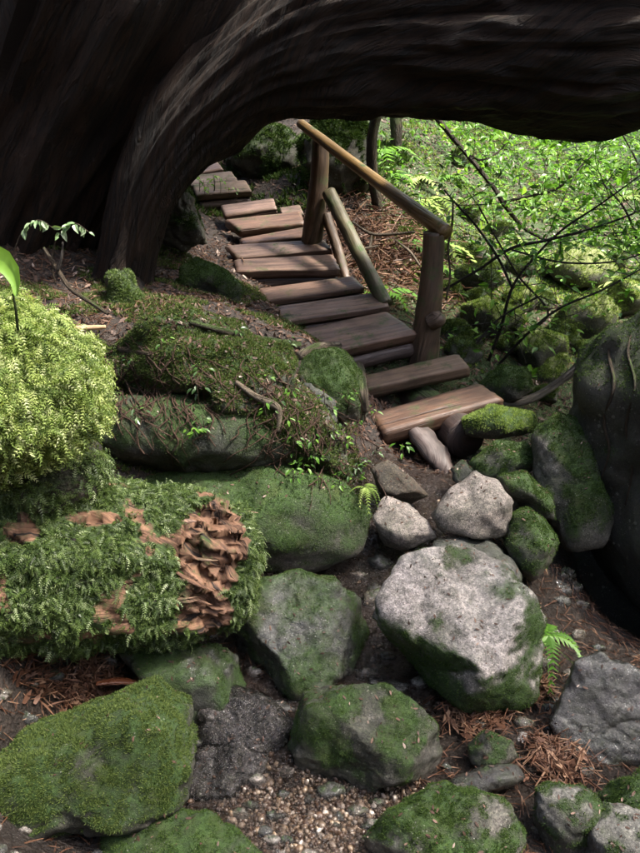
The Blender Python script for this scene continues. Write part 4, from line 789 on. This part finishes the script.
shrub('bare-twigged shrub arching over the mossy rocks', [[(484, 372, 4.9, 2.5), (500, 330, 4.8, 2.5), (512, 288, 4.75, 2.2), (532, 260, 4.75, 2), (562, 230, 4.75, 1.8), (602, 203, 4.7, 1.4), (650, 168, 4.7, 1)],
      [(512, 288, 4.75, 2), (498, 258, 4.8, 2), (476, 226, 4.85, 1.8), (458, 206, 4.9, 1.6), (444, 190, 5.0, 1.2)], [(440, 292, 4.9, 1.6), (478, 270, 4.8, 2), (512, 248, 4.75, 2.2), (548, 240, 4.75, 2), (600, 226, 4.7, 1.6), (655, 205, 4.7, 1)],
      [(492, 372, 4.9, 2.2), (528, 333, 4.7, 2), (560, 308, 4.65, 1.8), (602, 290, 4.6, 1.5), (650, 264, 4.6, 1)], [(528, 333, 4.72, 1.8), (548, 312, 4.8, 1.6), (520, 278, 4.85, 1.5), (500, 245, 4.95, 1.4), (478, 205, 5.0, 1.2)], [(512, 250, 4.75, 1.6), (560, 262, 4.75, 1.5), (610, 262, 4.75, 1.3), (655, 250, 4.75, 1)], [(444, 388, 4.75, 1.6), (470, 352, 4.75, 1.8), (500, 318, 4.75, 1.6), (540, 296, 4.75, 1.2)]],
      80, 420, 51, .055, LEAF_G)
shrub('slender leaning sapling with pale bark slanting under the bough', [[(545, 240, 5.6, 2.2), (524, 228, 5.65, 2.6), (505, 206, 5.7, 3.2), (494, 188, 5.75, 3.4), (470, 158, 5.85, 3.6), (448, 132, 5.95, 3.8), (424, 100, 6.05, 4), (400, 60, 6.1, 4)], [(504, 202, 5.7, 2), (530, 196, 5.7, 2), (558, 188, 5.7, 1.8), (585, 162, 5.7, 1.4), (606, 146, 5.7, 1)], [(460, 145, 5.9, 2), (480, 160, 6.0, 1.6), (500, 150, 6.1, 1.4), (515, 130, 6.2, 1)]], 50, 620, 52, .06, LEAF_G, BARK_M)
shrub('leafy bright green bush at the edge of the slope beside the huge dark boulder', [[(655, 300, 5.2, 2), (640, 250, 5.2, 2), (625, 210, 5.2, 1.6), (600, 180, 5.2, 1.2)], [(655, 290, 5.2, 2), (650, 220, 5.2, 1.8), (640, 170, 5.2, 1.4), (620, 130, 5.2, 1)], [(640, 250, 5.2, 1.4), (605, 235, 5.2, 1.2), (575, 222, 5.2, .9)]], 50, 900, 53, .06, LEAF_G)

# ------------------------------------------------------------------ slope behind: ferns, saplings, undergrowth
def fern(label, loc, size, n, seed, mat, group=None, cat='fern'):
    o = empty('fern', loc, label, cat, group); g = rs(seed); fr = t_frond(11, .24, .75); parts = []
    for k in range(n):
        a = 2 * math.pi * k / n + g.uniform(-.3, .3); d = np.array([math.cos(a), math.sin(a), 0])
        v, f, at = scatter(fr, np.array([loc]), np.array([[d[0] * .25, d[1] * .25, 1.0]]), size, seed * 50 + k, .08, 0, .25, spin=np.array([d])); 
        mesh_np('frond', v, f, mat, o, loc, at, smooth=False)
g = rs(91)
for k in range(34):
    px, py = g.uniform(335, 640), g.uniform(118, 300); h = hit(px, py, 5.2)
    sz_, n_, yl = g.uniform(.22, .42), g.randint(5, 9), g.rand() < .6
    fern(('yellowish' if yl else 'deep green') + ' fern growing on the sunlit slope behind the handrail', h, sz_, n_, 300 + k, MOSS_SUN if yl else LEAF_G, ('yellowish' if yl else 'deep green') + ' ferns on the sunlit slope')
tr = [(382, 215, 6.9, 4.5, 'thin mossy sapling trunk behind the top rail'), (398, 150, 8.4, 5, 'mossy trunk beyond the litter with crooked stem'), (560, 140, 10.5, 8, 'slim trunk high on the sunlit slope')]
for k, (px, py, y, r, lbl) in enumerate(tr):
    b = hit(px, py, 5.5); s = mpp(b); o = empty('tree', b, lbl, 'tree'); gg = rs(k + 60)
    pts = [b + np.array([0, 0, -.15])]
    for q in range(6): pts.append(pts[-1] + np.array([gg.normal() * .12, gg.normal() * .12, .75]))
    V, F, at = tube(pts, np.linspace(r * s * 1.2, r * s * .6, 7), 60, 16, .15, 4, .25, k); at['moss'] = np.clip(up_moss(V, F, .2, .35, .6), 0, 1); mesh_np('trunk', V, F, BARK_M, o, b, at)
    t = pts[-1]; crown(o, b, [(t[0] + .2, t[1], t[2] + .3, 1.5, 1.3, .8, .7)] + ([(1.9, 6.3, 5.6, 1.3, 1.2, .6, .45)] if k == 0 else []), 4500, 70 + k, .12, LEAF_G)  # extra clump out of view, added to shade the upper stairs
def on_ground(n, seed, x0, x1, y0, y1, keep=None):
    g = rs(seed); q = np.column_stack([g.uniform(x0, x1, n), g.uniform(y0, y1, n)])
    if keep is not None: q = q[keep(q)]
    z = H(q); e = .04; N = nrmz(np.column_stack([(z - H(q + [e, 0])) / e, (z - H(q + [0, e])) / e, np.ones(len(q))]))
    return np.column_stack([q, z]), N
def slope(q): return (fbm(np.column_stack([q * 1.5, np.zeros(len(q))]), 3) > -.05 - .12 * (q[:, 0] + .3 * q[:, 1] - 2.5)) & (q[:, 0] > .25 + .12 * (q[:, 1] - 5))
pts, nn = on_ground(80000, 5, .2, 7, 4.7, 13, lambda q: slope(q) & (fbm(np.column_stack([q * 2.2, np.full(len(q), 5.)]), 4) > .02))
v, f, a = scatter(TUFT4, pts, nn, .034, 6, .5, .3); tag(mesh_np('slope_moss', v, f, MOSS_SUN, attrs=a, smooth=False), 'moss coloured bright as if sunlit, carpeting the slope', 'moss', kind='stuff')
pts, nn = on_ground(34000, 15, .4, 8, 6.6, 14, lambda q: slope(q) & (fbm(np.column_stack([q * 1.6, np.full(len(q), 9.)]), 4) > .10)); pts[:, 2] += rs(4).rand(len(pts)) ** 1.3 * .55
v, f, a = scatter(LEAF, pts, nn, .055, 16, .55); tag(mesh_np('undergrowth', v, f, LEAF_G, attrs=a, smooth=False), 'mass of bright leaves on the sunlit slope', 'undergrowth', kind='stuff')
pts, nn = on_ground(24000, 35, 1.0, 11, 8.5, 16); pts[:, 2] += rs(6).rand(len(pts)) ** 1.4 * .7
v, f, a = scatter(LEAF, pts, nn, .065, 36, .6); tag(mesh_np('far_undergrowth', v, f, LEAF_G, attrs=a, smooth=False), 'leafy mass covering the top of the sunlit slope', 'undergrowth', kind='stuff')
pts, nn = on_ground(36000, 55, -1.7, .2, 3.1, 5.2, lambda q: fbm(np.column_stack([q * 2.4, np.full(len(q), 3.)]), 4) > .0)
v, f, a = scatter(TUFT4, pts, nn, .022, 56, .5, .3); tag(mesh_np('bank_cover', v, f, MOSS_MID, attrs=a, smooth=False), 'patchy moss on the earth of the bank beside the stairs', 'moss', kind='stuff')
# dark growth left of and behind the stairs
pts, nn = on_ground(16000, 25, -1.6, .9, 6.6, 12, lambda q: fbm(np.column_stack([q * 1.3, np.ones(len(q))]), 3) > -.05)
v, f, a = scatter(TUFT4, pts, nn, .06, 26, .5, .3); tag(mesh_np('bank_moss', v, f, MOSS_RK, attrs=a, smooth=False), 'dark moss on the bank behind the upper stairs', 'moss', kind='stuff')

# ------------------------------------------------------------------ leaf litter, needles, gravel
dry = lambda q: seg_dist(q, STREAM) > .3
pts, nn = on_ground(44000, 41, -2.2, 5, 3.6, 10, dry); pts[:, 2] += .008
v, f, a = scatter(CHIP, pts, nn, .030, 42, .4, 0, .6); tag(mesh_np('leaf_litter', v, f, LITTER, attrs=a, smooth=False), 'brown leaf litter around the stairs', 'leaf litter', kind='stuff')
pts, nn = on_ground(20000, 43, -1.8, 2.2, 1.2, 6, lambda q: seg_dist(q, STREAM) > .22); pts[:, 2] += .006
v, f, a = scatter(NEEDLE, pts, nn, .06, 44, .35); tag(mesh_np('needle_litter', v, f, NEEDLES, attrs=a, smooth=False), 'red-brown needles and twigs on the soil', 'needles', kind='stuff')
h0 = hit(385, 250, 5); g = rs(8); q = h0[:2] + g.normal(size=(1500, 2)) * np.array([.3, .5]); pp = np.column_stack([q, H(q) + .02 + .06 * g.rand(1500)])
v, f, a = scatter(NEEDLE, pp, np.tile([0, 0, 1.0], (1500, 1)), .16, 45, .5); tag(mesh_np('twig_litter', v, f, NEEDLES, attrs=a, smooth=False), 'tangle of fallen twigs on the litter behind the handrail', 'twigs', kind='stuff')
# litter caught on the bank hump and the wet corners
hump = ROCKS['mossy hump of the bank carrying small plants and roots']; pts, nn = sample(hump[1], hump[2], 2600, 3, sst(.0, .5, hump[3][:, 2]))
v, f, a = scatter(CHIP, pts, nn, .026, 47, .5); tag(mesh_np('bank_litter', v, f, LITTER, attrs=a, smooth=False), 'bits of dead leaf caught on the mossy bank', 'leaf litter', kind='stuff')
pc = [(555, 770, .10), (470, 720, .10), (60, 690, .14), (100, 700, .10), (530, 690, .06)]; parts = []
for k, (px, py, r) in enumerate(pc):
    h = hit(px, py, 1.2); g = rs(k + 3); q = h[:2] + g.normal(size=(260, 2)) * r * .6; pp = np.column_stack([q, H(q) + .01 + g.rand(260) * .03]); parts.append(scatter(NEEDLE, pp, np.tile([0, 0, 1.0], (260, 1)), .09, k, .5)); parts.append(scatter(CHIP, pp[:120], np.tile([0, 0, 1.0], (120, 1)), .045, k + 9, .5))
v, f, a = join(parts); tag(mesh_np('wet_litter', v, f, NEEDLES, attrs=a, smooth=False), 'red-brown litter lodged between the foreground rocks', 'leaf litter', kind='stuff')
# gravel
PEB = m_pebble()
GRV = np.array([PZ(*q, 0)[:2] for q in [(262, 800), (300, 812), (345, 815), (300, 850), (375, 806), (330, 870)]])
g = rs(61); q = np.vstack([c + g.normal(size=(1000, 2)) * np.array([.10, .08]) for c in GRV]); q = np.vstack([q, np.vstack([c + g.normal(size=(90, 2)) * .09 for c in STREAM])])
pv, pf = ico(1); pv = pv * (1 + .45 * fbm(pv * 1.1 + 3, 2))[:, None] * np.array([1, .8, .7])
sz = .0025 + .012 * g.rand(len(q)) ** 4; P3 = np.column_stack([q, H(q) + sz * .35])
z = nrmz(g.normal(size=(len(q), 3)) * .4 + np.array([0, 0, 1])); x = nrmz(np.cross(z, g.normal(size=(len(q), 3)))); yv = np.cross(z, x)
sx = g.uniform(.6, 1.35, (len(q), 3)); x = x * sx[:, :1]; yv = yv * sx[:, 1:2]; z = z * sx[:, 2:]
V = P3[:, None] + sz[:, None, None] * (pv[None, :, :1] * x[:, None] + pv[None, :, 1:2] * yv[:, None] + pv[None, :, 2:] * z[:, None])
F = (pf[None] + (np.arange(len(q)) * len(pv))[:, None, None]).reshape(-1, 3)
tag(mesh_np('gravel', V.reshape(-1, 3), F, PEB, attrs={'rnd': np.repeat(g.rand(len(q)), len(pv))}), 'coarse tan gravel between the foreground boulders', 'gravel', kind='stuff')
pv, pf = ico(3)
for k in range(46):
    c = GRV[g.randint(len(GRV))] + g.normal(size=2) * np.array([.10, .08]); r = .008 + .010 * g.rand(); p = np.array([c[0], c[1], H([c])[0]])
    d = pv * (1 + .25 * fbm(pv * 1.2 + k * 3, 3))[:, None] * np.array([1, g.uniform(.7, 1), g.uniform(.55, .8)]); a = g.rand() * 6; Rm = np.array([[math.cos(a), -math.sin(a), 0], [math.sin(a), math.cos(a), 0], [0, 0, 1]])
    tag(mesh_np('pebble', p + (d @ Rm.T) * r + np.array([0, 0, r * .3]), pf, PEB, None, p, {'rnd': np.full(len(pv), g.rand())}), 'rounded tan pebble on the gravel', 'pebble', 'larger pebbles on the gravel')

# ------------------------------------------------------------------ small plants
def seedling(label, px, py, y, n, size, seed, mat, group=None, name='seedling', spread=.05):
    p = P(px, py, y) if y else surf(px, py, .02); o = empty(name, p, label, 'plant', group); g = rs(seed)
    for k in range(n):
        a = g.uniform(0, 6.28); q = p + np.array([math.cos(a) * spread * g.rand(), math.sin(a) * spread * g.rand(), g.uniform(0, spread)])
        v, f, at = scatter(LEAF, q[None], np.array([[math.cos(a) * .4, math.sin(a) * .4 - .2, .9]]), size, seed * 90 + k, .15, 0, .4, spin=np.array([[math.cos(a), math.sin(a), .1]])); mesh_np('leaf', v, f, mat, o, p, at, smooth=False)
    V, F, at = tube([p + np.array([0, .01, -.09]), p + np.array([.005, 0, -.03]), p + np.array([0, 0, spread])], [.003, .0025, .0015], 8, 5); at['moss'] = np.zeros(len(V)); mesh_np('stem', V, F, BARK_M, o, p, at)
for lb_, sp_, sd_ in (('arching sprig of pale drooping leaves in front of the dark trunk', [(12, 262, 4.0), (22, 232, 4.0), (38, 220, 3.98), (56, 230, 3.97)], 1), ('second sprig of pale drooping leaves by the forked dead branch', [(52, 262, 4.0), (58, 236, 4.0), (74, 223, 3.98), (94, 236, 3.97)], 2)):
    c = np.array([P(*q) for q in sp_]); b_ = c[0].copy(); b_[2] -= .12; o = empty('sprig', b_, lb_, 'plant'); V, F, at = tube(np.vstack([b_, c]), [.003, .003, .0025, .002, .001], 24, 6); at['moss'] = np.zeros(len(V)); mesh_np('stem', V, F, BARK_M, o, b_, at)
    cc = catmull(c, 24); g = rs(sd_)
    for k in range(14):
        q = cc[8 + k]; v, f, at = scatter(LEAF, q[None], np.array([[.1, -.9, .5]]), .045, sd_ * 40 + k, .3, 0, .4, spin=np.array([[g.uniform(-.7, .7), -.2, -.7]])); mesh_np('leaf', v, f, LEAF_P, o, b_, at, smooth=False)
seedling('leafy seedling under the left end of the treads', 262, 318, 4.35, 9, .06, 3, LEAF_D, spread=.06)
seedling('little fern-like plant beneath the lowest tread', 402, 450, 3.7, 8, .04, 4, LEAF_G, spread=.04)
g = rs(17)
for k in range(46):
    px, py = (g.uniform(285, 378), g.uniform(385, 490)) if k < 30 else (g.uniform(100, 300), g.uniform(330, 440))
    br = g.rand() < .6; wh = 'beside the stairs' if k < 30 else 'among the hanging roots'
    seedling('tiny ' + ('bright' if br else 'dark') + ' seedling on the mossy bank ' + wh, px, py, None, 7, .028, 400 + k, LEAF_G if br else LEAF_D, ('bright' if br else 'dark') + ' seedlings on the bank ' + wh, spread=.045)
for k in range(9):
    seedling('moss-level green sprig on the upper treads', g.uniform(196, 246), g.uniform(176, 196), 6.72, 5, .035, 500 + k, LEAF_G, 'sprigs on the upper treads', spread=.04)
p = P(-4, 292, 2.0); o = empty('leaf_plant', p, 'single broad bright green leaf rising behind the moss mound', 'plant')
mid = [(17, 296, 1.5), (17, 284, 5), (13, 272, 8.5), (4, 261, 11), (-10, 254, 12), (-26, 252, 10), (-42, 256, 3)]
v = []; f = []
for q, (a, b, hw) in enumerate(mid):
    c = P(a, b, 2.04 + .012 * q); dn = nrmz(np.array([mid[min(q + 1, 6)][1] - mid[max(q - 1, 0)][1], -(mid[min(q + 1, 6)][0] - mid[max(q - 1, 0)][0])], float)); sc = mpp(c) * hw
    v += [c + (R_ * dn[0] - U_ * dn[1]) * sc - F_ * .010, c + F_ * .004, c - (R_ * dn[0] - U_ * dn[1]) * sc - F_ * .010]
    if q: f += [(3 * q - 3, 3 * q, 3 * q + 1, 3 * q - 2), (3 * q - 2, 3 * q + 1, 3 * q + 2, 3 * q - 1)]
mesh_np('leaf', np.array(v), f, LEAF_G, o, p, {'rnd': np.full(len(v), 1.0)})
V, F, at = tube([P(18, 330, 2.08), P(16, 310, 2.06), P(13, 294, 2.05)], [.004, .004, .003], 10, 6); at['moss'] = np.ones(len(V)); mesh_np('stem', V, F, BARK_M, o, p, at)
fern('small bright fern clinging to the right side of the flat-topped boulder', P(547, 640, 2.44), .16, 10, 77, LEAF_G)
fern('tuft of pale fern at the foot of the left bank by the pale low rock', P(366, 490, 3.05), .09, 8, 78, MOSS_SUN)
fern('small fern at the end of the broad mossy boulder', P(203, 750, 2.0), .06, 6, 79, LEAF_G)

# ------------------------------------------------------------------ forest around (beyond the frame); crowns behind viewpoint and over stream placed for shade
g = rs(5)
for k, (x, y, h, lbl) in enumerate([(-5.0, -2.5, 8, 'tall dark forest tree behind the path on the uphill side'), (1.0, -5.5, 8, 'tall dark forest tree behind the viewpoint'), (-7, 8, 10, 'tall dark forest tree above the arching cedar'), (-1.0, 12.5, 9, 'tall dark forest tree up the path'), (6.6, 1.8, 9, 'unseen tree added so its crown shades the stream')]):
    b = gxy(x, y); o = empty('forest_tree', b, lbl, 'tree'); pts = [b + np.array([0, 0, -.3])] + [b + np.array([g.normal() * .15, g.normal() * .15, h * q / 5]) for q in range(1, 6)]
    V, F, at = tube(pts, np.linspace(.38, .14, 6), 60, 24, .15, 5, .2, k); at['moss'] = up_moss(V, F, .2, .2, .6); mesh_np('trunk', V, F, BARK, o, b, at)
    t = pts[-1]; crown(o, b, [(t[0], t[1], t[2] - 1.5, 3.0, 3.0, 2.4, .6), (t[0] + 1, t[1] - .5, t[2] - 4, 2.6, 2.6, 1.4, .4)] if k < 4 else [(4.2, 2.4, 7.6, 2.5, 1.9, .9, 1)], 9000 if k < 4 else 1150, 90 + k, .3 if k < 4 else .22)
